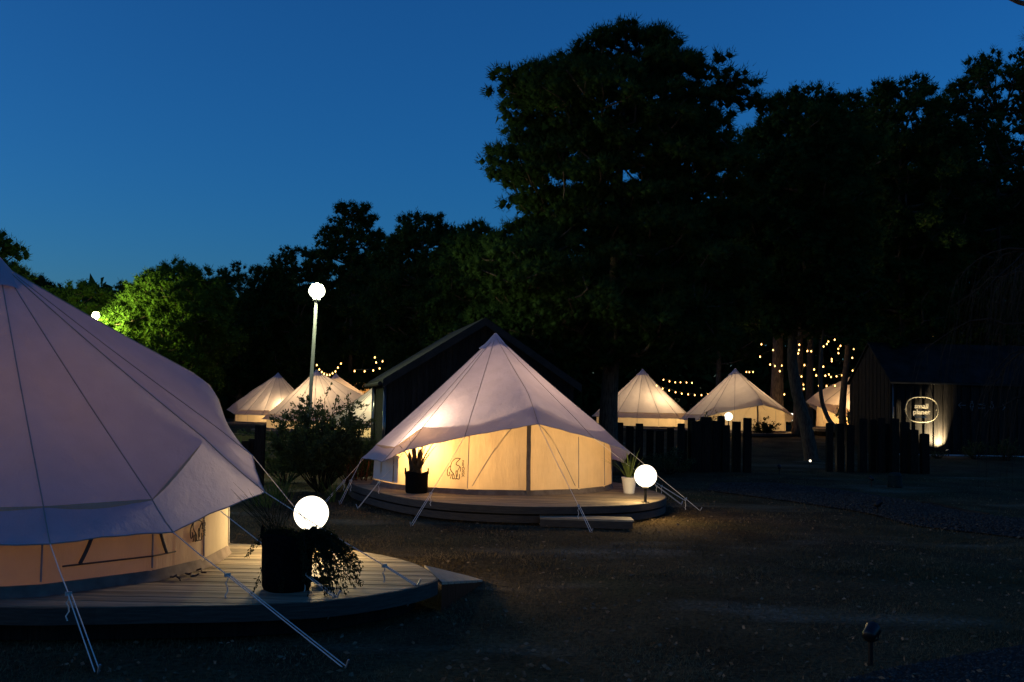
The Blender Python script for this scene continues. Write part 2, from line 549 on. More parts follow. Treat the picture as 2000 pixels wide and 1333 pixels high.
# ------------------------------------------------------------------ decks
def deck(name, label, outline, ztop, rows, ang=0.0, board=0.115, group=None, detail=True, zbot=0.0):
    """platform on a closed convex outline: boards, edge boards, bearer frame"""
    P = np.array(outline)
    c = P.mean(0)
    t = thing(name, label, 'deck', (c[0], c[1], gz(c[0], c[1])), group)
    n = len(P)
    if detail:
        ca, sa = math.cos(ang), math.sin(ang)
        Q = np.stack([(P[:, 0] - c[0]) * ca + (P[:, 1] - c[1]) * sa, -(P[:, 0] - c[0]) * sa + (P[:, 1] - c[1]) * ca], -1)

        def span(v):
            xs = []
            for i in range(n):
                a, b = Q[i], Q[(i + 1) % n]
                if (a[1] - v) * (b[1] - v) < 0:
                    xs.append(a[0] + (b[0] - a[0]) * (v - a[1]) / (b[1] - a[1]))
            return (min(xs), max(xs)) if len(xs) >= 2 else None
        v = Q[:, 1].min() + 0.01
        k = 0
        while v + board < Q[:, 1].max():
            s0, s1 = span(v), span(v + board - 0.007)
            if s0 and s1:
                def wpt(u_, v_):
                    return (c[0] + u_ * ca - v_ * sa, c[1] + u_ * sa + v_ * ca)
                ol = [wpt(s0[0], v), wpt(s0[1], v), wpt(s1[1], v + board - 0.007), wpt(s1[0], v + board - 0.007)]
                dz = 0.0015 * math.sin(k * 2.7)
                MB().prism(ol, ztop - 0.025 + dz, ztop + dz).build('board', M['deck'], t)
            v += board; k += 1
    else:
        MB().prism([tuple(p) for p in P], ztop - 0.04, ztop).build('deck_top', M['deck'], t)
    inner = [tuple(c + (p - c) * 0.93) for p in P]
    MB().prism(inner, zbot + 0.005, ztop - 0.03).build('under_frame', M['black_wood'], t)
    # edge boards in segments that follow the curve
    seg = max(3, n // 14)
    h = (ztop - 0.004 - zbot) / rows
    for r_ in range(rows):
        z1 = ztop - 0.004 - r_ * h
        z0 = z1 - (h * 0.80 if rows > 1 else min(h * 0.86, 0.135))
        grow = 1.0 + 0.004 * (r_ == 0)
        for i in range(0, n, seg):
            ids = [(i + j) % n for j in range(min(seg, n - i) + 1)]
            o_ = [c + (P[j] - c) * (grow + 0.003) for j in ids]
            q_ = [c + (P[j] - c) * (grow - 0.012) for j in ids]
            mb = MB()
            L = len(ids)
            vv = [(*p, z0) for p in o_] + [(*p, z1) for p in o_] + [(*p, z0) for p in q_] + [(*p, z1) for p in q_]
            ff = []
            for a in range(L - 1):
                ff += [(a, a + 1, L + a + 1, L + a), (2 * L + a + 1, 2 * L + a, 3 * L + a, 3 * L + a + 1),
                       (L + a, L + a + 1, 3 * L + a + 1, 3 * L + a), (a + 1, a, 2 * L + a, 2 * L + a + 1)]
            ff += [(0, L, 3 * L, 2 * L), (L - 1, 3 * L - 1, 4 * L - 1, 2 * L - 1)]
            mb.add(vv, ff).build('edge_board', M['deck_edge'], t)
    return t


def circle_outline(cx, cy, r_, n=40):
    return [(cx + r_ * math.cos(2 * math.pi * i / n), cy + r_ * math.sin(2 * math.pi * i / n)) for i in range(n)]


ZD = 0.30
mid_c = at(967, 700, 20.8); mid_c[2] = ZD
near_c = at(-14, 700, 10.5); near_c[2] = ZD
mo = [gnd(685, 943, ZD), gnd(722, 957, ZD), gnd(790, 972, ZD), gnd(880, 983, ZD), gnd(1000, 989, ZD), gnd(1100, 990, ZD), gnd(1200, 988, ZD),
      gnd(1262, 983, ZD), gnd(1297, 974, ZD), np.array((2.95, 19.6, 0)), np.array((2.5, 21.6, 0)), np.array((1.3, 23.2, 0)),
      np.array((-0.4, 23.7, 0)), np.array((-2.2, 23.1, 0)), np.array((-3.25, 21.6, 0))]
deck('round_deck', 'grey timber deck under the tent with the glowing front wall', smooth_poly([p[:2] for p in mo], 5, True), ZD, 2, R(-3))
no = [gnd(0, 1186, ZD), gnd(160, 1186, ZD), gnd(300, 1184, ZD), gnd(480, 1181, ZD), gnd(650, 1172, ZD), gnd(780, 1153, ZD), gnd(838, 1138, ZD), gnd(849, 1126, ZD),
      gnd(800, 1098, ZD), gnd(700, 1077, ZD), gnd(560, 1066, ZD), gnd(440, 1060, ZD), np.array((-4.0, 12.9, 0)), np.array((-5.7, 13.9, 0)),
      np.array((-7.6, 13.2, 0)), np.array((-8.6, 11.4, 0)), np.array((-8.0, 9.3, 0)), np.array((-6.2, 8.15, 0))]
deck('round_deck', 'grey timber deck with pointed end lit by the globe behind the black planter', smooth_poly([p[:2] for p in no], 5, True), ZD, 1, R(1.5), 0.105)

# ------------------------------------------------------------------ tents
SEAM = [0, 26, 48, 66, 90, 116, 142, 167, 193, 218, 244, 270, 294, 312, 334]
LEAN = {0: (2.42, 1.86, 3.0, 1.33), 26: (2.42, 1.45, 2.86, 1.07), 48: (2.42, 1.02, 3.0, 0.78)}
APEX = 3.05


def seam_pts(k, corner, no_door, visor=3.0, ez=0.50):
    a = SEAM[k]
    s = min(a, 360 - a)
    if s in LEAN and not no_door:
        rw, zw, re, ze = LEAN[s]
        if s == 48: re = corner
        if s == 0: re = visor
        if s == 26: re = (visor + corner) / 2 * 0.945
        if s: zw = APEX + (ze - APEX) * rw / re + 0.02
        return rw, zw, re, ze
    return 2.42, APEX + (ez - APEX) * 2.42 / 2.72 + 0.01, 2.72, ez


def tent(name, label, c, door_az, lamp=None, detail=2, corner=3.0, no_door=False, group=None, ropes=(), wallmat=None, size=1.0, visor=3.0, ez=0.52, roofmat=None):
    """bell tent; door_az: 0 = door towards the camera, 90 = towards the right"""
    c = np.array(c, float)
    t = thing(name, label, 'tent', c, group)
    ns = len(SEAM)
    sub = (4, 6, 10)[detail]
    nr, ne = ((7, 2), (10, 3), (18, 6))[detail]

    def P3(a_deg, r_, z):
        a = R(a_deg + door_az)
        return c + size * np.array((r_ * math.sin(a), -r_ * math.cos(a), z))
    lines = []
    for k in range(ns):
        rw, zw, re, ze = seam_pts(k, corner, no_door, visor, ez)
        ln = []
        for i in range(nr + 1):
            q = i / nr
            r_ = 0.05 + (rw - 0.05) * q
            z = APEX + (zw - APEX) * q - 0.025 * math.sin(math.pi * q)
            ln.append(P3(SEAM[k], r_, z))
        for i in range(1, ne + 1):
            q = i / ne
            ln.append(P3(SEAM[k], rw + (re - rw) * q, zw + (ze - zw) * q - 0.015 * math.sin(math.pi * q)))
        if min(SEAM[k], 360 - SEAM[k]) <= 26 and not no_door:
            for _ in range(5 if detail == 2 else 2):
                ln = [ln[0]] + [(ln[i - 1] + 2 * ln[i] + ln[i + 1]) / 4 for i in range(1, len(ln) - 1)] + [ln[-1]]
        lines.append(ln)
    rows = nr + ne + 1
    V = []
    lr = random.Random(len(label))
    ph = [lr.uniform(0, 6) for _ in range(8)]
    for k in range(ns):
        k2 = (k + 1) % ns
        for s in range(sub):
            q = s / sub
            for i in range(rows):
                p = lines[k][i] * (1 - q) + lines[k2][i] * q
                tt = i / (rows - 1)
                sag = math.sin(math.pi * q) * (0.022 * math.sin(math.pi * min(1, tt * 1.02)) + 0.02 * max(0, tt - 0.8) * 5 * 0.6)
                d = p - c; d[2] = 0
                p = p - d * 0.008 * math.sin(math.pi * q) * tt
                lift = 0.018 * max(0, (tt - 0.85) / 0.15) * math.sin(math.pi * q)
                wr = 0.006 * math.sin(q * 17 + ph[k % 8] + tt * 3) * tt ** 2 * math.sin(math.pi * q)
                wr += 0.006 * math.sin(tt * 9 + ph[(k + 3) % 8] + q * 4) * math.sin(math.pi * q)
                p = p + np.array((0, 0, -sag + lift + wr)) * size
                V.append(p)
    F = []
    nc = ns * sub
    for a in range(nc):
        b = (a + 1) % nc
        for i in range(rows - 1):
            F.append((a * rows + i, a * rows + i + 1, b * rows + i + 1, b * rows + i))
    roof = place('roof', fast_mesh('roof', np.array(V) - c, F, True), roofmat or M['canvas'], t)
    if detail >= 1:
        for k in range(ns):
            MB().tube([p + np.array((0, 0, 0.003)) for p in lines[k][::2] + [lines[k][-1]]], 0.006 if detail == 2 else 0.011, 5).build('roof_seam', M['seam'], roof)
        # hem around the eave
        hem = MB()
        ring = [V[a * rows + rows - 1] for a in range(nc)]
        hem.tube(ring + [ring[0]], 0.006 if detail == 2 else 0.011, 5, False)
        hem.build('hem', M['seam'], roof)
    # cap over the peak
    cap = MB()
    nn = 24
    vv = []
    for i, (r_, z) in enumerate(((0.02, APEX + 0.07), (0.10, APEX - 0.02), (0.22, APEX - 0.16), (0.33, APEX - 0.27))):
        for k in range(nn):
            a = 360 * k / nn
            vv.append(P3(a, r_ * (1 + 0.06 * math.cos(R(a * 4)) * (i == 3)), z + 0.02 + 0.02 * math.cos(R(a * 4)) * (i == 3)))
    ff = [(i * nn + k, (i + 1) * nn + k, (i + 1) * nn + (k + 1) % nn, i * nn + (k + 1) % nn) for i in range(3) for k in range(nn)]
    cap.add(vv, ff).build('peak_cap', M['canvas'], t, True)
    # walls
    WR = 2.44

    def wall_r(a_rel):
        a_rel %= 360
        for k in range(ns):
            a0, a1 = SEAM[k], SEAM[(k + 1) % ns] + (360 if k == ns - 1 else 0)
            if a0 <= a_rel <= a1:
                h = R(a1 - a0) / 2
                q = (a_rel - a0) / (a1 - a0)
                zt = seam_pts(k, corner, no_door, visor, ez)[1] * (1 - q) + seam_pts((k + 1) % ns, corner, no_door, visor, ez)[1] * q
                return WR * math.cos(h) / math.cos(R(a_rel - a0) - h), zt

    def wall_pt(a_rel, z, off=0.0):
        r_, zt = wall_r(a_rel)
        r_ = r_ + 0.03 * (1 - z / 0.95) + off
        return P3(a_rel, r_, z)
    V, F = [], []
    wr_ = 8 if detail else 3
    wc = 0
    for k in range(ns):
        a0, a1 = SEAM[k], SEAM[(k + 1) % ns] + (360 if k == ns - 1 else 0)
        for s in range(sub):
            q = s / sub
            a = a0 + (a1 - a0) * q
            r_, zt = wall_r(a)
            if not no_door:
                zt -= 0.26 * max(0.0, 1 - min(a, 360 - a) / 50.0) ** 0.6
            for i in range(wr_ + 1):
                h = i / wr_
                off = 0.010 * math.sin(q * 19 + ph[k % 8] + 2 * h) * math.sin(math.pi * h) * math.sin(math.pi * q) + 0.02 * math.sin(math.pi * h) * math.sin(math.pi * q)
                V.append(P3(a, r_ + 0.03 * (1 - h) + off, 0.01 + h * (zt - 0.02)))
            wc += 1
    for a in range(wc):
        b = (a + 1) % wc
        for i in range(wr_):
            F.append((a * (wr_ + 1) + i, b * (wr_ + 1) + i, b * (wr_ + 1) + i + 1, a * (wr_ + 1) + i + 1))
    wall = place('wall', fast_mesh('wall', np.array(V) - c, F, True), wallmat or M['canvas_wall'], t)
    # mud flap along the foot of the wall
    V, F = [], []
    for k in range(72):
        a = 360 * k / 72
        for z, off in ((0.004, 0.06 + 0.012 * math.sin(k * 1.3)), (0.035, 0.03), (0.10, 0.010)):
            V.append(wall_pt(a, z, off))
    for k in range(72):
        b = (k + 1) % 72
        for i in range(2):
            F.append((k * 3 + i, b * 3 + i, b * 3 + i + 1, k * 3 + i + 1))
    place('mud_flap', fast_mesh('mud_flap', np.array(V) - c, F, True), M['skirt'], t)
    # groundsheet
    gs = MB().add([wall_pt(a, 0.02, -0.02) for a in SEAM], [tuple(range(ns))])
    gs.build('groundsheet', M['skirt'], t)
    if detail >= 1:
        # seam welts and the door flap
        for k in range(ns):
            if SEAM[k] == 0 and not no_door: continue
            zt = seam_pts(k, corner, no_door, visor, ez)[1] - (0.25 if min(SEAM[k], 360 - SEAM[k]) < 50 else 0)
            MB().tube([wall_pt(SEAM[k], z, 0.008) for z in np.linspace(0.12, zt - 0.05, 5)], 0.008, 5).build('wall_seam', M['seam'], wall)
        if not no_door:
            df = MB()
            vv = []
            for i, z in enumerate(np.linspace(0.03, 1.62, 9)):
                for a, off in ((-0.9, 0.015), (-0.8, 0.04), (0.8, 0.045), (0.9, 0.015)):
                    vv.append(wall_pt(a % 360, z, off + 0.01 * math.sin(i * 1.9)))
            ff = [(i * 4 + j, i * 4 + j + 1, i * 4 + j + 5, i * 4 + j + 4) for i in range(8) for j in range(3)]
            df.add(vv, ff).build('door_flap', M['skirt'], t)
            dz = MB()
            for sgn in (-1, 1):
                dz.tube([wall_pt((sgn * (3 + 21 * q ** 0.7)) % 360, 0.16 + 1.2 * (1 - q), 0.02) for q in np.linspace(0, 1, 9)], 0.007, 5)
            dz.build('door_zip', M['seam'], wall)
    # pole
    MB().tube([c + np.array((0, 0, 0.02)), c + np.array((0, 0, APEX * size))], 0.025, 8).build('centre_pole', M['steel'], t)
    # the lamp that lights it from within
    for (lx, ly, lz, power, lcol) in (lamp or ()):
        ld = bpy.data.lights.new('tent_lamp', 'POINT')
        ld.energy = power; ld.color = lcol; ld.shadow_soft_size = 0.2
        lo = bpy.data.objects.new('tent_lamp', ld)
        col.objects.link(lo); lo.parent = t
        lo.location = (lx, ly, lz)
    # guy ropes
    for (a_rel, tgt, slide) in ropes:
        k = min(range(ns), key=lambda q: abs((SEAM[q] - a_rel + 180) % 360 - 180))
        if abs((SEAM[k] - a_rel + 180) % 360 - 180) < 2:
            s0 = lines[k][-1]
        else:
            k2 = (k + 1) % ns if (SEAM[k] - a_rel + 180) % 360 - 180 < 0 else (k - 1) % ns
            s0 = (lines[k][-1] + lines[k2][-1]) / 2
        tgt = np.array(tgt, float)
        mid = s0 + (tgt - s0) * slide
        side = np.cross(tgt - s0, (0, 0, 1)); side /= np.linalg.norm(side)
        rp = MB()
        rr = 0.0048
        rp.tube([s0, (s0 + mid) / 2 - np.array((0, 0, 0.012)), mid], rr, 5)
        rp.tube([mid + side * 0.006, tgt + side * 0.018], rr, 5)
        rp.tube([mid - side * 0.02, tgt - side * 0.018], rr, 5)
        # tail left hanging from the runner
        tail = [mid + np.array((0.01 * math.sin(i * 2.2), 0.01 * math.cos(i * 1.7), -0.035 * i)) for i in range(7)]
        rp.tube(tail, 0.006, 5)
        ro = rp.build('guy_rope', M['rope'], t)
        MB().box(mid, (0.05, 0.018, 0.03), 0.6).build('runner', M['steel'], ro)
        d = (tgt - s0); d[2] = 0; d /= np.linalg.norm(d)
        MB().tube([tgt + d * 0.05 + np.array((0, 0, 0.06)), tgt - d * 0.08 - np.array((0, 0, 0.2))], 0.008, 6).build('peg', M['steel'], ro)
    t['_w'] = 0
    del t['_w']
    return t, wall_pt, wall


WARM = (1.0, 0.64, 0.30)
WARMER = (1.0, 0.45, 0.05)
PALE = (1.0, 0.74, 0.45)

mid_tent, mid_wall, mid_wall_o = tent('bell_tent', 'cream bell tent glowing from inside on the deck beside the white pot', mid_c, 16.5,
    lamp=[(-1.08, -1.68, 0.82, 74, WARM), (0.55, -0.35, 1.2, 40, (1.0, 0.60, 0.26))], detail=2, corner=3.0,
    ropes=[(-116, gnd(632, 985), 0.55), (-90, gnd(664, 984), 0.5), (-26, (-1.55, 16.15, 0.0), 0.66), (-48, gnd(700, 992), 0.55), (0, (1.32, 15.85, 0.0), 0.78), (26, gnd(1330, 985), 0.7),
           (48, gnd(1366, 997), 0.8), (66, gnd(1338, 978), 0.6)])
near_tent, near_wall, near_wall_o = tent('bell_tent', 'large pale bell tent cut off by the picture edge, its low wall dimly orange', near_c, 128,
    lamp=[(0.30, 0.0, 0.70, 13, WARMER)], detail=2, corner=3.1, visor=2.6, ez=0.47,
    ropes=[(-90, gnd(190, 1312), 0.42), (-66, (-1.22, 7.7, 0.0), 0.36), (-57, gnd(655, 1166, ZD), 0.75), (-48, gnd(812, 1143, ZD), 0.8), (-26, (-1.75, 10.65, 0.3), 0.85)])

# window panel and loose strap ends on the near tent
wz = MB()
for a0, a1 in ((48.5, 45.5), (63, 66)):
    wz.tube([near_wall((a0 + (a1 - a0) * q ** 1.6 - 128) % 360, 0.60 - 0.36 * q, 0.036) for q in np.linspace(0, 1, 8)], 0.016, 6)
wz.tube([near_wall((a - 128) % 360, 0.235, 0.034) for a in np.linspace(42, 69, 12)], 0.008, 5)
wz.build('window_zip', M['zip'], near_wall_o)
st = MB()
rs = random.Random(5)
for a in (66, 71, 75):
    p = near_wall((a - 128) % 360, 0.02, 0.08)
    pts = [p]
    for i in range(6):
        p = p + np.array((rs.uniform(0.0, 0.05), rs.uniform(-0.05, 0.01), 0))
        pts.append(np.array((p[0], p[1], ZD + 0.012 + abs(rs.gauss(0, 0.012)))))
    st.tube(pts, 0.009, 5)
st.build('strap_ends', M['zip'], near_tent)


# prints on the walls
def text_mesh(body, size, extrude=0.0, align='CENTER', bevel=0.0, offset=0.0):
    cu = bpy.data.curves.new('txt', 'FONT')
    cu.body = body; cu.size = size; cu.extrude = extrude; cu.align_x = align; cu.align_y = 'CENTER'
    cu.offset = offset
    ob = bpy.data.objects.new('txt', cu)
    col.objects.link(ob)
    bpy.context.view_layer.update()
    me = bpy.data.meshes.new_from_object(ob.evaluated_get(bpy.context.evaluated_depsgraph_get()))
    bpy.data.objects.remove(ob)
    return me


BEAR = [[(765, 405), (640, 405), (570, 450), (510, 520), (485, 600), (430, 660), (395, 730), (390, 810), (410, 885), (440, 890), (468, 855), (445, 780)],
        [(485, 600), (475, 690), (510, 760), (560, 810), (590, 860), (600, 930), (585, 965), (540, 962)],
        [(760, 420), (690, 480), (650, 530), (645, 580), (700, 595), (765, 635), (780, 700), (770, 760)],
        [(515, 840), (505, 900), (480, 965)], [(660, 730), (645, 800), (660, 880), (665, 955), (615, 962)],
        [(765, 635), (715, 700), (690, 760), (690, 830), (685, 900)], [(750, 830), (755, 955), (665, 955)], [(550, 820), (555, 900), (545, 960)]]


def wall_print(wall_fn, wall_obj, a_mid, z_mid, scale, door_az, thick=0.006):
    p0, p1 = wall_fn((a_mid - 4 - door_az) % 360, z_mid, 0.034), wall_fn((a_mid + 4 - door_az) % 360, z_mid, 0.034)
    ux = p1 - p0; ux /= np.linalg.norm(ux)
    uz = wall_fn((a_mid - door_az) % 360, z_mid + 0.1, 0.034) - wall_fn((a_mid - door_az) % 360, z_mid, 0.034); uz /= np.linalg.norm(uz)
    un = np.cross(ux, uz)
    o0 = wall_fn((a_mid - door_az) % 360, z_mid, 0.036) - un * 0.0
    lb = MB()
    for ln in BEAR:
        pts = smooth_poly([(x, y) for x, y in ln], 4)
        lb.tube([o0 + ux * (p[0] - 640) * scale - uz * (p[1] - 680) * scale - un * 0.004 for p in pts], thick, 4)
    lb.build('bear_logo_print', M['print'], wall_obj)
    me = text_mesh('norDISK', 112 * scale, 0.002, 'CENTER', offset=0.001)
    V = np.array([v.co[:] for v in me.vertices])
    # rotated a quarter turn: reading direction runs down the wall
    W = o0 + np.outer(V[:, 1] + (850 - 640) * scale, ux) - np.outer(V[:, 0] * 1.18 + 0 * scale, uz) - np.outer(V[:, 2] + 0.010, un) * 1.0
    me.vertices.foreach_set('co', (W - ORG[wall_obj.name]).astype(np.float32).ravel())
    me.update()
    place('brand_name_print', me, M['print'], wall_obj)


wall_print(mid_wall, mid_wall_o, -15, 0.47, 1 / 14.81 / 100, 16.5, 0.0075)
wall_print(near_wall, near_wall_o, 77, 0.44, 1 / 14.81 / 130, 128)
pv = []  # opaque cloth panel over the left part of the wall
for z in (0.12, 0.3, 0.48, 0.64):
    for a in (-73, -66, -59, -52, -46):
        pv.append(mid_wall((a - 16.5) % 360, z, 0.02))
MB().add(pv, [(i * 5 + j, i * 5 + j + 1, i * 5 + j + 6, i * 5 + j + 5) for i in range(3) for j in range(4)]).build('opaque_panel', M['canvas_panel'], mid_wall_o, True)

# tents further off
def far_tent(label, px, apex_y, D, door_az, lamp, detail=1, no_door=False, deckr=3.2, glabel=None):
    p = at(px, apex_y, D)
    zb = p[2] - APEX
    zg = gz(p[0], p[1])
    zb = max(zb, zg + 0.15)
    c = (p[0], p[1], zb)
    tt = tent('bell_tent', label, c, door_az, lamp, detail, no_door=no_door, group='bell tents pitched around the lawn', roofmat=M['canvas_lamp_tint'])
    deck('round_deck', glabel or ('round timber deck under the ' + label), circle_outline(p[0], p[1], deckr, 28), zb, 1, detail=False, zbot=zg)
    return tt


mid_tent['group'] = near_tent['group'] = 'bell tents pitched around the lawn'
far_tent('plain-backed cream tent seen between pine trunk and black posts', 1255, 738, 54, 180, [(0.6, -0.8, 0.9, 85, PALE)], no_door=True, glabel='low deck under the tent behind the first uneven black posts')
far_tent('cream tent with pointed door porch behind the tallest black posts', 1436, 727, 50, 13, [(0.3, -0.3, 1.0, 62, PALE), (1.6, 0.4, 0.7, 18, WARM)], glabel='deck of the porch tent with a small globe on it')
far_tent('cream tent brightly lit low down, partly behind the orange lit trunk', 1692, 722, 51, 262, [(-0.9, -1.3, 0.75, 85, WARM)], glabel='deck of the tent beside the black sign cabin')
far_tent('leftmost of the small far tents, lit at its low front', 543, 733, 62, -120, [(0.9, -1.6, 0.75, 120, PALE)], glabel='deck of the leftmost small far tent')
far_tent('largest of the far tents, standing behind the lamp post', 618, 732, 52, 100, [(0.0, -0.3, 1.2, 104, PALE)], glabel='deck of the far tent behind the lamp post')
far_tent('far tent peeping out behind the one at the lamp post', 656, 743, 61, 60, [(0.5, -0.6, 1.0, 112, WARM)], detail=0, glabel='deck of the far tent that peeps out')
far_tent('white tent half hidden by the gabled black shed', 772, 739, 45, -150, [(-0.3, -0.8, 1.0, 85, (1.0, 0.9, 0.55))], glabel='deck of the tent half hidden by the gabled shed')
far_tent('tiny orange tent tip left of the gabled black shed', 704, 768, 76, 30, [(0.2, -0.6, 1.0, 75, WARMER)], detail=0, glabel='deck of the tiny orange tent')

# ------------------------------------------------------------------ cabins
def frame_of(p0, yaw):
    """local axes: s along the front wall, d backwards, z up"""
    ax = np.array((math.cos(yaw), math.sin(yaw), 0.0)); ay = np.array((-math.sin(yaw), math.cos(yaw), 0.0))
    p0 = np.array(p0, float)
    return lambda s, d, z: p0 + ax * s + ay * d + np.array((0, 0, z))


def board_box(L, s0, s1, d0, d1, z0, z1a, z1b):
    """upright board in local coords, its top may slope from z1a (at the low end) to z1b"""
    pts = [L(s0, d0, z0), L(s1, d0, z0), L(s1, d1, z0), L(s0, d1, z0)]
    return pts, (z1a, z1b)


def upright(L, s0, s1, d0, d1, z0, za, zb, zc, zd):
    return MB().add([L(s0, d0, z0), L(s1, d0, z0), L(s1, d1, z0), L(s0, d1, z0), L(s0, d0, za), L(s1, d0, zb), L(s1, d1, zc), L(s0, d1, zd)],
                    [(0, 3, 2, 1), (4, 5, 6, 7), (0, 1, 5, 4), (1, 2, 6, 5), (2, 3, 7, 6), (3, 0, 4, 7)])


# gabled shed behind the middle tent: gable end towards us
p0 = gnd(761, 873, 0.0); p0 = np.array((-3.2, 26.0, 0.0))
L = frame_of(p0, math.atan2(0.2, 0.98))
shed = thing('black_shed', 'gabled black timber shed behind the glowing tent', 'shed', p0)
Wd, Ln, ez, rz = 5.0, 6.2, 2.50, 4.10
bw = 0.15


def gable_top(s, width, e, r_):
    return e + (r_ - e) * (1 - abs(s - width / 2) / (width / 2))


n = int(Wd / bw)
bws = Wd / n
for i in range(n):
    s0, s1 = i * bws, (i + 1) * bws - 0.012
    pr = -0.02 - 0.008 * (i % 2)
    za, zb = gable_top(s0, Wd, ez, rz) - 0.02, gable_top(s1, Wd, ez, rz) - 0.02
    upright(L, s0, s1, pr, 0.0, 0.05, za, zb, zb, za).build('wall_board', M['black_wood'], shed)
n = int(Ln / 0.2)
for i in range(n):
    d0, d1 = i * Ln / n + 0.01, (i + 1) * Ln / n - 0.01
    upright(L, -0.03, 0.0, d0, d1, 0.05, ez, ez, ez, ez).build('wall_board', M['black_wood'], shed)
core = MB()
core.add([L(0.005, 0.005, 0.02), L(Wd, 0.005, 0.02), L(Wd, Ln, 0.02), L(0.005, Ln, 0.02), L(0.005, 0.005, ez - 0.03), L(Wd, 0.005, ez - 0.03), L(Wd, Ln, ez - 0.03), L(0.005, Ln, ez - 0.03), L(Wd / 2, 0.005, rz - 0.05), L(Wd / 2, Ln, rz - 0.05)],
         [(0, 1, 5, 8, 4), (2, 3, 7, 9, 6), (1, 2, 6, 5), (3, 0, 4, 7), (4, 8, 9, 7), (5, 6, 9, 8), (0, 3, 2, 1)])
core.build('wall_core', M['black_wood'], shed)
ov, dov = 0.16, 0.22
sl = (rz - ez) / (Wd / 2)
for sgn in (0, 1):
    sa = -ov if sgn == 0 else Wd + ov
    zs = ez - ov * sl
    f0 = [L(sa, -dov, zs + 0.02), L(Wd / 2, -dov, rz + 0.02), L(Wd / 2, Ln + dov, rz + 0.02), L(sa, Ln + dov, zs + 0.02)]
    f1 = [p + np.array((0, 0, 0.10)) for p in f0]
    MB().add(f0 + f1, [(0, 3, 2, 1), (4, 5, 6, 7), (0, 1, 5, 4), (1, 2, 6, 5), (2, 3, 7, 6), (3, 0, 4, 7)]).build('roof_slope', M['roof_metal'], shed)
    g0 = [L(sa, -dov - 0.03, zs - 0.10), L(Wd / 2, -dov - 0.03, rz - 0.10), L(Wd / 2, -dov - 0.002, rz - 0.10), L(sa, -dov - 0.002, zs - 0.10)]
    g1 = [p + np.array((0, 0, 0.20)) for p in g0]
    MB().add(g0 + g1, [(0, 3, 2, 1), (4, 5, 6, 7), (0, 1, 5, 4), (1, 2, 6, 5), (2, 3, 7, 6), (3, 0, 4, 7)]).build('verge_board', M['verge'], shed)
MB().tube([L(-0.22, -0.1, ez - 0.1), L(-0.22, Ln, ez - 0.1)], 0.06, 8).build('gutter', M['verge'], shed)
for (s_, d_) in ((-0.08, -0.02), (-0.12, 3.6)):
    MB().tube([L(s_, d_, 0.05), L(s_, d_, ez - 0.15)], 0.05, 10).build('drain_pipe', M['pipe'], shed, True)

# sign cabin on the right: long side towards us
p1 = np.array((15.27, 40.0, 0.15))
L2 = frame_of(p1, R(2.8))
cabin = thing('black_cabin', 'black boarded cabin carrying the oval sign', 'cabin', p1)
W2, D2, e2, r2 = 9.0, 4.2, 3.0, 4.58
n = int(W2 / 0.19)
for i in range(n):
    s0, s1 = i * W2 / n, (i + 1) * W2 / n - 0.012
    pr = -0.025 - 0.035 * (i % 2)
    upright(L2, s0, s1, pr, 0.0, 0.05, e2, e2, e2, e2).build('wall_board', M['black_wood'], cabin)
n = int(D2 / 0.19)
for i in range(n):
    d0, d1 = i * D2 / n + 0.004, (i + 1) * D2 / n - 0.008
    za, zb = gable_top(d0, D2, e2, r2) - 0.03, gable_top(d1, D2, e2, r2) - 0.03
    upright(L2, -0.03 - 0.012 * (i % 2), 0.0, d0, d1, 0.05, za, za, zb, zb).build('wall_board', M['black_wood'], cabin)
core = MB()
core.add([L2(0.005, 0.005, 0), L2(W2, 0.005, 0), L2(W2, D2, 0), L2(0.005, D2, 0), L2(0.005, 0.005, e2 - 0.03), L2(W2, 0.005, e2 - 0.03), L2(W2, D2, e2 - 0.03), L2(0.005, D2, e2 - 0.03), L2(0.005, D2 / 2, r2 - 0.05), L2(W2, D2 / 2, r2 - 0.05)],
         [(0, 1, 5, 4), (2, 3, 7, 6), (3, 0, 4, 8, 7), (1, 2, 6, 9, 5), (4, 5, 9, 8), (6, 7, 8, 9), (0, 3, 2, 1)])
core.build('wall_core', M['black_wood'], cabin)
sl2 = (r2 - e2) / (D2 / 2)
for sgn in (0, 1):
    da = -0.14 if sgn == 0 else D2 + 0.14
    zs = e2 - 0.14 * sl2
    f0 = [L2(-0.1, da, zs + 0.02), L2(W2 + 0.1, da, zs + 0.02), L2(W2 + 0.1, D2 / 2, r2 + 0.02), L2(-0.1, D2 / 2, r2 + 0.02)]
    f1 = [p + np.array((0, 0, 0.09)) for p in f0]
    MB().add(f0 + f1, [(0, 3, 2, 1), (4, 5, 6, 7), (0, 1, 5, 4), (1, 2, 6, 5), (2, 3, 7, 6), (3, 0, 4, 7)]).build('roof_slope', M['roof_metal'], cabin)
MB().add([L2(-0.1, -0.20, e2 - 0.10), L2(W2, -0.20, e2 - 0.10), L2(W2, -0.145, e2 - 0.10), L2(-0.1, -0.145, e2 - 0.10), L2(-0.1, -0.20, e2 - 0.03), L2(W2, -0.20, e2 - 0.03), L2(W2, -0.145, e2 - 0.03), L2(-0.1, -0.145, e2 - 0.03)],
         [(0, 3, 2, 1), (4, 5, 6, 7), (0, 1, 5, 4), (1, 2, 6, 5), (2, 3, 7, 6), (3, 0, 4, 7)]).build('gutter', M['verge'], cabin)
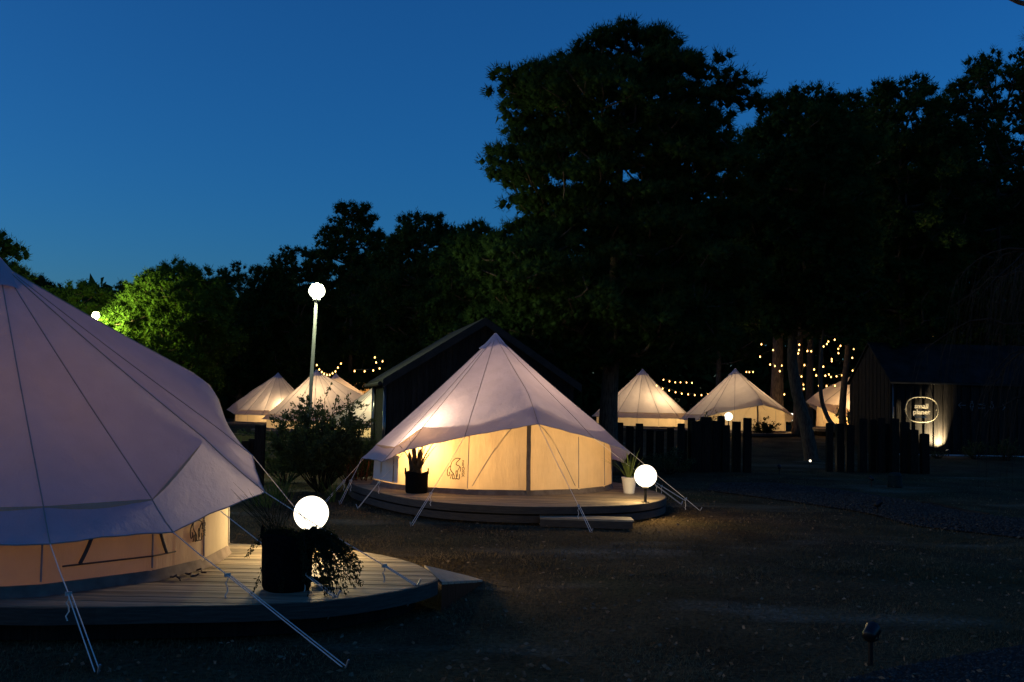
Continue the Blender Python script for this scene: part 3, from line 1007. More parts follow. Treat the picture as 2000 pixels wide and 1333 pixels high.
MB().add([L2(-0.05, -0.12, -0.15), L2(W2, -0.12, -0.15), L2(W2, 0.0, -0.15), L2(-0.05, 0.0, -0.15), L2(-0.05, -0.12, 0.12), L2(W2, -0.12, 0.12), L2(W2, 0.0, 0.12), L2(-0.05, 0.0, 0.12)],
         [(0, 3, 2, 1), (4, 5, 6, 7), (0, 1, 5, 4), (1, 2, 6, 5), (2, 3, 7, 6), (3, 0, 4, 7)]).build('plinth', M['box_grey'], cabin)
MB().tube([L2(0.03, -0.1, 0.05), L2(0.03, -0.1, e2 - 0.1)], 0.03, 8).build('drain_pipe', M['pipe'], cabin, True)

# oval sign, standing off the wall
sg = thing('oval_sign', 'pale metal oval ring sign lettered small planet on the cabin wall', 'sign', L2(1.15, -0.14, 1.35))
zc, sc_ = 1.89, 1.15
ring = []
for k in range(64):
    q = 2 * math.pi * k / 64
    cx, sx = math.cos(q), math.sin(q)
    ring.append(L2(sc_ + 0.655 * math.copysign(abs(cx) ** 0.78, cx), -0.20, zc + 0.50 * math.copysign(abs(sx) ** 0.78, sx)))
MB().tube(ring + [ring[0]], 0.026, 6, False).build('ring', M['sign_metal'], sg)
for (s_, z_) in ((-0.64, 0.0), (0.64, 0.0), (0, 0.49), (0, -0.49)):
    MB().tube([L2(sc_ + s_, -0.20, zc + z_), L2(sc_ + s_, -0.04, zc + z_)], 0.012, 5).build('stand_off', M['sign_metal'], sg)


def wall_text(name, body, size, s_, z_, d_, mat, parent, squeeze=1.0, ex=0.012, off=0.0):
    me = text_mesh(body, size, ex, 'CENTER', offset=off)
    V = np.array([v.co[:] for v in me.vertices])
    W = np.array([L2(s_ + v[0] * squeeze, d_ - v[2], z_ + v[1]) for v in V]) - ORG[parent.name]
    me.vertices.foreach_set('co', W.astype(np.float32).ravel())
    me.update()
    return place(name, me, mat, parent)


wall_text('lettering', 'small', 0.27, sc_, zc + 0.13, -0.17, M['letter_metal'], sg, 1.05, 0.03, 0.004)
wall_text('lettering', 'planet', 0.27, sc_, zc - 0.11, -0.17, M['letter_metal'], sg, 1.05, 0.03, 0.004)
wall_text('lettering', 'CAMP & GRILL', 0.085, sc_, zc - 0.30, -0.17, M['letter_metal'], sg, 0.95, 0.008, 0.002)


# toilet way-finding marks
def arrow(s_, z_, sgn, label):
    a = MB()
    for (x0, y0, x1, y1) in ((-0.15, 0, 0.15, 0), (0.15, 0, 0.03, 0.12), (0.15, 0, 0.03, -0.12)):
        a.tube([L2(s_ + sgn * x0, -0.075, z_ + y0), L2(s_ + sgn * x1, -0.075, z_ + y1)], 0.012, 5)
    a.build_top('arrow_sign', M['icon'], label, 'sign', 'way-finding marks on the cabin wall')


arrow(2.87, 2.10, -1, 'thin faint arrow pointing left on the black cabin wall')
arrow(4.50, 2.06, 1, 'thin faint arrow pointing right on the black cabin wall')
for s_, skirt, lab in ((3.27, False, 'faint outlined figure next to the left-pointing arrow'), (4.10, True, 'faint outlined figure next to the right-pointing arrow')):
    a = MB()
    z_ = 2.08
    hd = [L2(s_ + 0.035 * math.cos(q), -0.075, z_ + 0.16 + 0.035 * math.sin(q)) for q in np.linspace(0, 2 * math.pi, 13)]
    a.tube(hd, 0.009, 5, False)
    bd = [(-0.03, 0.10), (-0.085, -0.04), (-0.03, -0.03), (-0.02, -0.18), (0.02, -0.18), (0.03, -0.03), (0.085, -0.04), (0.03, 0.10), (-0.03, 0.10)] if skirt else \
         [(-0.05, 0.10), (-0.075, -0.05), (-0.04, 0.0), (-0.03, -0.18), (0.03, -0.18), (0.04, 0.0), (0.075, -0.05), (0.05, 0.10), (-0.05, 0.10)]
    a.tube([L2(s_ + x, -0.075, z_ + y) for x, y in bd], 0.009, 5)
    a.build_top('figure_sign', M['icon'], lab, 'sign', 'way-finding marks on the cabin wall')
wt = thing('small_word_sign', 'tiny faint word marks between the two outlined figures', 'sign', L2(3.68, -0.06, 2.0), 'way-finding marks on the cabin wall')
wall_text('lettering', 'WC', 0.10, 3.68, 2.14, -0.07, M['icon'], wt, 1.6, 0.004)
wall_text('lettering', 'toilet', 0.09, 3.68, 2.01, -0.07, M['icon'], wt, 1.5, 0.004)


def spot_lamp(name, label, base, height, head, lit=None, group=None, aim=(0, 0.5, 0.5)):
    """spike light: stake, yoke and a can-shaped head"""
    b = np.array(base, float)
    t = thing(name, label, 'spotlight', b, group)
    MB().tube([b, b + np.array((0, 0, height * 0.62))], head * 0.16, 8).build('stake', M['black_metal'], t)
    a = np.array(aim, float); a /= np.linalg.norm(a)
    c = b + np.array((0, 0, height - head * 0.45))
    MB().tube([c - a * head * 0.62, c - a * head * 0.5, c + a * head * 0.55, c + a * head * 0.66], [head * 0.25, head * 0.42, head * 0.46, head * 0.52], 14).build('head', M['black_metal'], t, True)
    MB().tube([b + np.array((0, 0, height * 0.58)), b + np.array((head * 0.5, 0, height * 0.66)), c + np.array((head * 0.5, 0, 0))], head * 0.07, 6).build('yoke', M['black_metal'], t)
    MB().tube([c + a * head * 0.665, c + a * head * 0.675], head * 0.44, 14).build('lens', M['spot_lens'] if lit else M['black_metal'], t)
    if lit:
        ld = bpy.data.lights.new('beam', 'SPOT')
        ld.energy, ld.color, ld.spot_size, ld.spot_blend = lit[0], lit[1], lit[2], 1.0
        ld.shadow_soft_size = 0.03
        lo = bpy.data.objects.new('beam', ld); col.objects.link(lo); lo.parent = t
        q = c + a * head * 0.75
        lo.location = tuple(q - b)
        lo.rotation_euler = Vector(a).to_track_quat('-Z', 'Y').to_euler()
    return t


pa = L2(2.16, -0.36, 0.02); pt = L2(1.62, -0.02, 0.95)
spot_lamp('ground_spotlight', 'small lit spotlight on the ground shining up the cabin wall', (pa[0], pa[1], gz(pa[0], pa[1])), 0.26, 0.12, (1100, (1.0, 0.78, 0.45), R(96)), 'spotlights on spikes in the lawn', pt - pa)
for (px, py, h, hd, lab, aim) in ((1700, 1298, 0.31, 0.125, 'black unlit spike spotlight nearest the camera', (0.4, 0.6, 0.15)),
                                  (1714, 1004, 0.26, 0.12, 'dark spike spotlight standing in the gravel path', (0.6, 0.3, 0.4)),
                                  (1702, 950, 0.26, 0.11, 'dark spike spotlight next to the green tub', (-0.2, 0.8, 0.3)),
                                  (1522, 926, 0.26, 0.12, 'dark spike spotlight in front of the leaning pine trunk', (0.1, 0.8, 0.3))):
    b = gnd(px, py)
    spot_lamp('spike_spotlight', lab, (b[0], b[1], gz(b[0], b[1])), h, hd, None, 'spotlights on spikes in the lawn', aim)
b = gnd(1581, 913)
spot_lamp('spike_spotlight', 'tiny lit spike light at the foot of the leaning pine', (b[0], b[1], gz(b[0], b[1])), 0.26, 0.09, (9, (1, 0.85, 0.6), R(60)), 'spotlights on spikes in the lawn', (0.1, -0.9, 0.25))

# ------------------------------------------------------------------ black post fences
def fence(label, rows, D, wm=None):
    b0 = at(rows[0][0], 900, D)
    t = thing('post_fence', label, 'fence', (b0[0], b0[1], gz(b0[0], b0[1])), 'fences of upright black posts')
    for i, (x0, x1, ytop, dd) in enumerate(rows):
        Dd = D + dd
        a, b = at(x0, ytop, Dd), at(x1, ytop, Dd)
        c = (a + b) / 2
        zg = gz(c[0], c[1]) - 0.1
        wdt = b[0] - a[0]
        h = c[2] - zg
        mb = MB()
        rot = 0.06 * math.sin(i * 2.1)
        mb.box((c[0], c[1], zg + h / 2 - 0.004), (wdt, wdt * 0.8, h - 0.008), rot)
        mb.box((c[0], c[1], zg + h), (wdt * 0.93, wdt * 0.74, 0.012), rot)
        mb.build('post', M['black_post'], t)
    return t


fence('row of short black posts of uneven height just right of the pine trunk',
      [(1204, 1217, 826, 0), (1223, 1237, 833, .1), (1242, 1256, 828, 0), (1263, 1276, 840, .2), (1282, 1296, 842, 0), (1303, 1316, 837, .1), (1324, 1337, 828, 0), (1328, 1341, 841, .5)], 30.2)
fence('dense clump of tall black posts between the two right-hand tents',
      [(1344, 1357, 817, 0.3), (1349, 1368, 823, -0.2), (1369, 1389, 815, 0), (1391, 1408, 823, .1), (1402, 1415, 813, .45), (1411, 1425, 831, 0), (1431, 1446, 824, .1), (1453, 1467, 817, 0)], 30.8)
fence('black posts in front of the sign cabin and the orange lit trunk',
      [(1614, 1626, 827, 0), (1633, 1647, 828, .1), (1653, 1667, 831, 0), (1677, 1692, 818, .2), (1698, 1710, 820, .4), (1714, 1727, 817, .1), (1727, 1739, 828, .5), (1740, 1754, 818, 0), (1760, 1775, 825, .3), (1777, 1792, 840, 0), (1798, 1813, 848, .1)], 32.0)
fence('few black posts beside the grass behind the large near tent',
      [(457, 473, 872, 0.2), (473, 488, 862, 0), (487, 502, 858, .15), (500, 518, 831, 0)], 20.5)

# ------------------------------------------------------------------ lamps
def sphere_light(parent, loc, r_, power, color):
    ld = bpy.data.lights.new('lamp_light', 'POINT')
    ld.energy, ld.color, ld.shadow_soft_size = power, color, r_ * 1.03
    ld.use_soft_falloff = False
    lo = bpy.data.objects.new('lamp_light', ld)
    col.objects.link(lo); lo.parent = parent
    lo.location = tuple(np.array(loc) - ORG[parent.name])


def lamp_post(label, px, py, D, hr, mat, power, color, lean=0.0):
    tp = at(px, py, D)
    zg = gz(tp[0], tp[1])
    t = thing('lamp_post', label, 'street lamp', (tp[0], tp[1], zg), 'tall lamp posts')
    b = np.array((tp[0] - lean, tp[1], zg))
    MB().tube([b, b + np.array((0, 0, 0.5)), b + (tp - b) * 0.98], [0.065, 0.055, 0.042], 12).build('pole', M['grey_pole'], t, True)
    MB().lathe([(0.10, 0), (0.13, 0.02), (0.13, 0.06)], b, 12).build('base_plate', M['grey_pole'], t)
    MB().lathe([(0.06, -0.06), (0.10, 0.0), (0.10, 0.05)], tp - np.array((0, 0, hr + 0.02)), 14).build('neck', M['grey_pole'], t, True)
    MB().ball(tp, hr, 36, 24, (1, 1, 0.92)).build('lantern', mat, t, True)
    sphere_light(t, tp, hr, power, color)
    MB().lathe([(hr * 0.75, 0.0), (hr * 0.5, hr * 0.22), (0.02, hr * 0.3)], tp + np.array((0, 0, hr * 0.72)), 16).build('hood', M['grey_pole'], t, True)
    return t


lamp_post('tall grey lamp post with dazzling head between the tents', 619, 569, 27.0, 0.22, M['lamp_head'], 210, (0.95, 1.0, 0.55), lean=0.12)
lamp_post('lamp post shining just above the roof edge of the large near tent', 187, 617, 47.0, 0.18, M['lamp_head'], 760, (0.88, 1.0, 0.28))


def globe_lamp(label, base, zc_, r_, mat, power=50, group='round globe lamps'):
    b = np.array(base, float)
    t = thing('globe_lamp', label, 'lamp', b, group)
    MB().tube([b, b + np.array((0, 0, zc_ - r_ * 0.9))], 0.026, 10).build('stem', M['black_metal'], t)
    MB().lathe([(0.07, 0), (0.07, 0.012)], b, 14).build('foot', M['black_metal'], t)
    MB().lathe([(0.05, -0.03), (0.06, 0.03)], b + np.array((0, 0, zc_ - r_)), 12).build('collar', M['black_metal'], t)
    MB().ball(b + np.array((0, 0, zc_)), r_, 32, 20).build('globe', mat, t, True)
    sphere_light(t, b + np.array((0, 0, zc_)), r_, power, (1.0, 0.70, 0.31))
    return t


p = at(608, 1003, 11.25); globe_lamp('glowing white globe lamp behind the black planter and its trailing plant', (p[0], p[1], ZD), p[2] - ZD, 0.192, M['globe'])
p = at(1261, 930, 17.7); globe_lamp('glowing white globe lamp on the deck beside the white pot', (p[0], p[1], ZD), p[2] - ZD, 0.196, M['globe'], 26)
p = at(1423, 814, 46.6); globe_lamp('tiny globe lamp in front of the porch tent', (p[0], p[1], gz(p[0], p[1])), p[2] - gz(p[0], p[1]), 0.19, M['globe_far'], 8)
p = at(1546, 815, 50.5); globe_lamp('tiny globe lamp half hidden by a far trunk', (p[0], p[1], gz(p[0], p[1])), p[2] - gz(p[0], p[1]), 0.19, M['globe_far'], 8)

# ------------------------------------------------------------------ festoon strings
bulb_me = None


def festoon(label, pts, origin, scale, D, dd=0.0, closed=False):
    global bulb_me
    W = [at(origin[0] + x / scale, origin[1] + y / scale, D + dd * i + 0.4 * math.sin(i * 1.7)) for i, (x, y) in enumerate(pts)]
    t = thing('string_light', label, 'string light', W[0], 'festoon strings of warm bulbs')
    wire = []
    for i in range(len(W) - 1):
        a, b = W[i] + np.array((0, 0, 0.08)), W[i + 1] + np.array((0, 0, 0.08))
        for k in range(4):
            q = k / 4
            wire.append(a + (b - a) * q - np.array((0, 0, 0.10 * np.linalg.norm(b - a) * q * (1 - q))))
    wire.append(W[-1] + np.array((0, 0, 0.08)))
    MB().tube(wire, 0.008, 4).build('wire', M['black_metal'], t)
    if bulb_me is None:
        mb = MB().lathe([(0.010, 0.04), (0.022, 0.018), (0.031, -0.010), (0.026, -0.032), (0.009, -0.044)], (0, 0, 0), 8)
        bulb_me = bpy.data.meshes.new('bulb'); bulb_me.from_pydata(mb.v, [], mb.f); bulb_me.update()
        bulb_me.materials.append(M['bulb'])
    for p in W:
        place('bulb', bulb_me, None, t, p - W[0])
    return t


c4 = ((430, 480), 2.665); c7 = ((1180, 600), 3.809); c8 = ((1580, 600), 3.507)
festoon('sagging loop of bulbs just right of the tall lamp post', [(503, 622), (516, 645), (529, 658), (541, 667), (556, 673), (570, 673), (585, 665), (600, 655), (613, 635), (629, 614)], *c4, 46)
festoon('bulbs strung to the corner of the gabled shed', [(700, 653), (752, 654), (797, 650), (830, 639), (845, 602), (812, 608), (805, 582)], *c4, 44)
festoon('upper short row of bulbs between the two right-hand tents', [(441, 541), (486, 553), (529, 560), (568, 560), (613, 562), (654, 564)], *c7, 56)
festoon('lower long row of bulbs between the two right-hand tents', [(390, 585), (435, 607), (484, 621), (531, 634), (577, 644), (625, 650), (674, 655), (724, 655), (772, 650)], *c7, 53)
festoon('highest loose bulbs left of the leaning pine trunk', [(1170, 277), (1257, 320), (1160, 370), (1235, 428), (1270, 439), (1320, 435), (1306, 477)], *c7, 47)
festoon('three close bulbs above the porch tent', [(1058, 483), (1080, 485), (1108, 483)], *c7, 55)
festoon('cluster of bulbs right beside the leaning pine trunk', [(1415, 349), (1444, 345), (1450, 320), (1452, 280), (1512, 327), (1540, 329)], *c7, 45)
festoon('zigzag of bulbs between the leaning pine and the orange lit trunk', [(1428, 518), (1468, 517), (1490, 432), (1562, 464), (1578, 509), (1632, 443), (1646, 511)], *c7, 46)
festoon('lowest bulbs at the foot of the leaning pine', [(1475, 567), (1482, 578), (1485, 609), (1340, 650)], *c7, 48)
festoon('arch of bulbs over the top of the orange lit trunk', [(50, 468), (35, 428), (98, 409), (100, 270), (123, 253), (133, 236), (176, 224), (207, 225), (216, 266), (201, 286), (202, 316)], *c8, 46.4)
festoon('low row of bulbs crossing behind the orange lit trunk', [(112, 470), (137, 462), (151, 479), (189, 474), (226, 468), (178, 539), (121, 541), (67, 539)], *c8, 48.2)
festoon('bulbs between the orange lit trunk and the cabin gable', [(156, 356), (156, 371), (247, 386), (297, 348), (306, 288), (390, 302), (396, 348), (350, 371), (335, 398), (338, 408), (333, 428), (299, 435)], *c8, 48.5)
festoon('few bulbs glimmering above the cabin ridge', [(562, 232), (562, 250), (757, 253), (846, 206)], *c8, 48)

# ------------------------------------------------------------------ pots and planters
def leaf_quads(P, D, ln, wd, rng_):
    """leaf shapes (two triangles bent along the midrib) at points P pointing along D"""
    n = len(P)
    D = D / (np.linalg.norm(D, axis=1, keepdims=True) + 1e-9)
    s = np.cross(D, rng_.normal(size=(n, 3))); s /= np.linalg.norm(s, axis=1, keepdims=True) + 1e-9
    l = (ln * rng_.uniform(0.7, 1.3, (n, 1))); w_ = wd * rng_.uniform(0.7, 1.3, (n, 1))
    up = np.cross(s, D)
    a = P; b = P + D * l * 0.45 + s * w_ + up * w_ * 0.3; c = P + D * l; d = P + D * l * 0.45 - s * w_ + up * w_ * 0.3
    V = np.stack([a, b, c, d], 1).reshape(-1, 3)
    k = np.arange(n)[:, None] * 4
    F = np.concatenate([k + np.array([0, 1, 2]), k + np.array([0, 2, 3])], 0)
    return V, F


def blades(t, name, base, n, length, width, mat, spread=0.7, seed=1, droop=0.6, each=False, r0=0.06):
    rg = random.Random(seed)
    allv, allf = [], []
    for i in range(n):
        a = rg.uniform(0, 2 * math.pi); out = rg.uniform(0.1, spread)
        ln = length * rg.uniform(0.55, 1.1); wd = width * rg.uniform(0.7, 1.2)
        d = np.array((math.cos(a), math.sin(a), 0)); sd = np.array((-math.sin(a), math.cos(a), 0))
        b = np.array(base) + d * r0 * rg.random()
        dr = droop * rg.uniform(0.4, 1.4)
        vv = []
        for k in range(6):
            q = k / 5
            p = b + d * ln * out * q * (1 + 0.5 * q * dr) + np.array((0, 0, ln * (q - 0.55 * dr * out * q ** 2.4)))
            ww = wd * (1 - q) ** 0.7 if q > 0.3 else wd * (0.7 + q)
            vv += [p - sd * ww + np.array((0, 0, ww * 0.4)), p, p + sd * ww + np.array((0, 0, ww * 0.4))]
        ff = []
        for k in range(5):
            ff += [(k * 3, k * 3 + 1, k * 3 + 4, k * 3 + 3), (k * 3 + 1, k * 3 + 2, k * 3 + 5, k * 3 + 4)]
        if each:
            MB().add(vv, ff).build(name, mat, t, True)
        else:
            bi = len(allv); allv += vv; allf += [tuple(x + bi for x in f) for f in ff]
    if not each:
        MB().add(allv, allf).build(name, mat, t, True)


def felt_bag(t, b, r_, h, n=36, flare=1.04):
    mb = MB().lathe([(r_ * 0.90, 0.0), (r_ * 0.97, 0.03), (r_ * 0.99, h * 0.25), (r_ * 1.0, h * 0.5), (r_ * 1.01, h * 0.75), (r_ * flare, h * 0.96), (r_ * flare * 0.98, h), (r_ * 0.93, h * 0.985), (r_ * 0.9, h * 0.86)], b, n)
    vv = []
    for (x, y, z) in mb.v:
        q = math.atan2(y - b[1], x - b[0]); hz = (z - b[2]) / h
        k = 1 + 0.030 * math.cos(4 * q + 0.6) + 0.018 * math.sin(7 * q + 5 * hz) * hz + 0.010 * math.sin(11 * hz + 3 * q)
        vv.append((b[0] + (x - b[0]) * k, b[1] + (y - b[1]) * k, z + 0.018 * math.sin(3 * q + 1) * hz))
    mb.v = vv
    mb.build('bag', M['felt'], t, True)
    MB().lathe([(0.01, h * 0.86), (r_ * 0.89, h * 0.865)], b, 18, False).build('soil', M['soil'], t)
    for sg_ in (-1, 1):
        hp = [np.array(b) + np.array((sg_ * r_ * 1.02, -0.02 + 0.11 * (k / 6 - 0.5), h * 0.92 + 0.10 * math.sin(math.pi * k / 6))) for k in range(7)]
        MB().tube(hp, 0.012, 6).build('handle', M['felt'], t)


# near black planter with trailing plant
p = gnd(548, 1160, ZD)
pl = thing('black_planter', 'big black fabric planter with dark trailing plant on the near deck', 'planter', (p[0], p[1] + 0.22, ZD))
pb = np.array((p[0], p[1] + 0.22, ZD + 0.001))
felt_bag(pl, pb, 0.222, 0.50)
rg = np.random.default_rng(11)
stems = MB(); LP, LD = [], []
for i in range(60):
    a = rg.normal(-0.1, 0.6) if i % 8 else rg.uniform(0, 6.28)
    d = np.array((math.cos(a), 0.7 * math.sin(a), 0))
    ln = rg.uniform(0.25, 0.62)
    hgt = rg.uniform(0.02, 0.15); dr = rg.uniform(0.3, 0.95)
    q0 = pb + np.array((0.06, 0, 0.44)) + d * rg.uniform(0, 0.12)
    pts = [q0 + d * ln * q + np.array((0, 0, hgt * math.sin(min(1, q * 1.6) * 1.57) - dr * max(0, q - 0.25) ** 1.6)) for q in np.linspace(0, 1, 9)]
    stems.tube(pts, [0.005 * (1 - 0.8 * k / 8) for k in range(9)], 4)
    for k in range(1, 9):
        for _ in range(22):
            LP.append(pts[k - 1] + (pts[k] - pts[k - 1]) * rg.random() + rg.normal(0, 0.012, 3)); LD.append(pts[k] - pts[k - 1] + rg.normal(0, 0.05, 3))
V, F = leaf_quads(np.array(LP), np.array(LD), 0.028, 0.0065, rg)
stems.build('stem', M['twig'], pl)
place('foliage', fast_mesh('foliage', V - ORG[pl.name], F), M['leaf_dark'], pl)
fine = MB()
for i in range(46):
    a = rg.uniform(0, 6.28); ln = rg.uniform(0.3, 0.62)
    d = np.array((math.cos(a) * 0.6 - 0.25, math.sin(a) * 0.6, 1.3)); d /= np.linalg.norm(d)
    q0 = pb + np.array((-0.10 + rg.normal(0, 0.04), rg.normal(0, 0.05), 0.46))
    pts = [q0 + d * ln * q + np.array((math.cos(a), math.sin(a), -0.3)) * 0.10 * q * q + rg.normal(0, 0.004, 3) for q in np.linspace(0, 1, 6)]
    fine.tube(pts, [0.0028, 0.0025, 0.0022, 0.002, 0.0016, 0.001], 3, False)
fine.build('dry_stalks', M['leaf_dark'], pl)

# a little heap of fallen twigs on the deck beside it
hp_ = gnd(632, 1142, ZD)
rgl = np.random.default_rng(3)
hm = MB()
for i in range(26):
    a = rgl.uniform(0, 6.28)
    q0 = hp_ + np.array((rgl.normal(0, 0.03), rgl.normal(0, 0.03), 0.005))
    pts = [q0 + np.array((math.cos(a), math.sin(a), 0)) * 0.11 * q + np.array((0, 0, 0.045 * math.sin(q * 2.6) + 0.004)) for q in np.linspace(0, 1, 5)]
    hm.tube(pts, [0.006, 0.012, 0.013, 0.009, 0.002], 4)
hm.build_top('fallen_leaves', M['leaf_dark'], 'small dark heap of fallen leaves on the near deck', 'leaves')

# black bag with a dead banana plant
p = gnd(815, 961, ZD)
bp = thing('black_planter', 'small black fabric pot with dried drooping leaves before the glowing wall', 'planter', (p[0], p[1] - 0.2, ZD))
b = np.array((p[0], p[1] - 0.2, ZD + 0.001))
felt_bag(bp, b, 0.205, 0.38)
for (dx, h0, rr) in ((-0.05, 0.62, 0.05), (0.04, 0.50, 0.045), (-0.12, 0.42, 0.04)):
    MB().tube([b + np.array((dx * 0.7, 0, 0.30)), b + np.array((dx, 0.02, 0.3 + h0 * 0.5)), b + np.array((dx * 1.3, 0, 0.3 + h0))], [rr, rr * 0.9, rr * 0.45], 8).build('dry_stem', M['dead_blade'], bp, True)
blades(bp, 'dry_leaf', b + np.array((0, 0, 0.34)), 17, 0.72, 0.034, M['dead_blade'], 0.55, 4, 1.0, True)

# white pot with a yucca
p = gnd(1230, 966, ZD)
wp = thing('white_pot', 'white ribbed pot with a spiky yucca beside the globe lamp', 'planter', (p[0], p[1] + 0.14, ZD))
b = np.array((p[0], p[1] + 0.14, ZD + 0.001))
prof = [(0.098, 0.0)]
for k in range(9):
    z = 0.03 + k * 0.03
    rr = 0.10 + 0.045 * z / 0.31
    prof += [(rr + 0.005, z), (rr - 0.002, z + 0.015)]
prof += [(0.150, 0.295), (0.152, 0.315), (0.138, 0.315), (0.132, 0.27)]
MB().lathe(prof, b, 32).build('pot', M['white_pot'], wp, True)
MB().lathe([(0.01, 0.275), (0.131, 0.276)], b, 18, False).build('soil', M['soil'], wp)
blades(wp, 'leaf', b + np.array((0, 0, 0.27)), 34, 0.62, 0.016, M['yucca'], 0.85, 9, 0.5, True, 0.05)

# step, ramp, socket box, green tub
c = gnd(1140, 1009, 0.15)
c[1] -= 0.12
stp = thing('deck_step', 'low two-board timber step in front of the glowing tent deck', 'step', (c[0], c[1], 0))
ax, ay = 1.52, 0.44
for k in range(3):
    MB().box((c[0] + 0.03, c[1] - 0.15 + k * 0.148, 0.135), (ax, 0.142, 0.028), R(-3)).build('tread_board', M['deck'], stp)
MB().box((c[0] + 0.02, c[1] - 0.205, 0.062), (ax - 0.02, 0.03, 0.116), R(-3)).build('riser', M['deck_edge'], stp)
MB().box((c[0] + 0.03, c[1] + 0.02, 0.062), (ax - 0.06, 0.38, 0.112), R(-3)).build('frame', M['black_wood'], stp)

A, Bp = gnd(818, 1104, 0.285), gnd(851, 1137, 0.27)
C1, C2 = gnd(943, 1133, 0.02), gnd(915, 1125, 0.02)
A = A + np.array((0.06, 0, 0)); Bp = Bp + np.array((0.06, 0, 0))
rt = thing('deck_ramp', 'pale wooden wedge ramp at the pointed end of the near deck', 'ramp', ((A[0] + C1[0]) / 2, (A[1] + C1[1]) / 2, 0))
nb = 7
for k in range(nb):
    q0, q1 = k / nb, (k + 0.94) / nb
    pts = [A + (C2 - A) * q0, Bp + (C1 - Bp) * q0, Bp + (C1 - Bp) * q1, A + (C2 - A) * q1]
    lo = [x - np.array((0, 0, 0.025)) for x in pts]
    MB().add(lo + pts, [(0, 3, 2, 1), (4, 5, 6, 7), (0, 1, 5, 4), (1, 2, 6, 5), (2, 3, 7, 6), (3, 0, 4, 7)]).build('board', M['ramp'], rt)
sd = [Bp - np.array((0, 0, 0.027)), C1 - np.array((0, 0, 0.02)), np.array((C1[0], C1[1], -0.02)), np.array((Bp[0], Bp[1], -0.02))]
inn = [x + np.array((0, 0.04, 0)) for x in sd]
MB().add(sd + inn, [(0, 1, 2, 3), (7, 6, 5, 4), (0, 4, 5, 1), (1, 5, 6, 2), (2, 6, 7, 3), (3, 7, 4, 0)]).build('side_board', M['black_wood'], rt)

b = gnd(830, 983, 0.16)
so = thing('socket_box', 'small grey electric box fixed to the deck edge', 'electric box', (b[0], b[1] - 0.09, 0.12))
MB().box((b[0], b[1] - 0.09, 0.20), (0.11, 0.07, 0.15), R(-12)).build('case', M['box_grey'], so)
MB().box((b[0] - 0.004, b[1] - 0.13, 0.215), (0.09, 0.014, 0.09), R(-12)).build('cover', M['box_grey'], so)

b = gnd(1748, 951)
tb = thing('green_tub', 'dark green tub standing alone on the lawn before the black posts', 'tub', (b[0], b[1], gz(b[0], b[1])))
bb_ = np.array((b[0], b[1], gz(b[0], b[1])))
MB().lathe([(0.185, 0), (0.19, 0.02), (0.165, 0.30), (0.15, 0.36), (0.12, 0.385), (0.02, 0.39)], bb_, 24).build('body', M['tub'], tb, True)
MB().lathe([(0.17, 0.28), (0.178, 0.285), (0.176, 0.31), (0.165, 0.315)], bb_, 24).build('rim', M['tub'], tb, True)

# ------------------------------------------------------------------ shrubs and grasses
def shrub(name, label, base, h, rad, nst, leaves, ln, wd, mat, seed, group=None, cat='shrub', up=1.0, jit=0.03, side=1.0):
    rg_ = np.random.default_rng(seed)
    base = np.array(base, float)
    t = thing(name, label, cat, base, group)
    stm = MB(); LP, LD = [], []
    for i in range(nst):
        a = rg_.uniform(0, 2 * np.pi); out = rad * math.sqrt(rg_.uniform(0.02, 1)); hh = h * rg_.uniform(0.45, 1.0) * (1 - 0.35 * (out / rad) ** 2)
        d = np.array((math.cos(a), math.sin(a), 0))
        pts = [base + d * (0.08 + out * q ** 0.9) + np.array((0, 0, hh * q ** (0.95 / up))) + rg_.normal(0, 0.05, 3) * q for q in np.linspace(0, 1, 7)]
        stm.tube(pts, [0.014 * (1 - 0.85 * k / 6) for k in range(7)], 4, False)
        sides = [(pts, 0.35)]
        for k in range(5):
            j = rg_.integers(2, 6)
            e = pts[j] + np.array((*(d[:2] * rg_.uniform(-0.1, 0.3) + rg_.normal(0, 0.14 * side, 2)), rg_.uniform(0.05, 0.3))) * min(1.0, h / 1.5)
            sp = [pts[j], (pts[j] + e) / 2 + np.array((0, 0, 0.02)), e]
            stm.tube(sp, [0.006, 0.004, 0.002], 3, False)
            sides.append((sp, 0.1))
        for sp, st in sides:
            L_ = len(sp)
            for _ in range(int(leaves / nst / len(sides))):
                q = st + (1 - st) * rg_.random()
                x = q * (L_ - 1); k = min(int(x), L_ - 2)
                LP.append(sp[k] + (sp[k + 1] - sp[k]) * (x - k) + rg_.normal(0, jit, 3)); LD.append(sp[k + 1] - sp[k] + rg_.normal(0, 0.12, 3) + np.array((0, 0, 0.05)))
    stm.build('stem', M['twig'], t)
    V, F = leaf_quads(np.array(LP), np.array(LD), ln, wd, rg_)
    o_ = place('foliage', fast_mesh('foliage', V - base, F), mat, t)
    return t


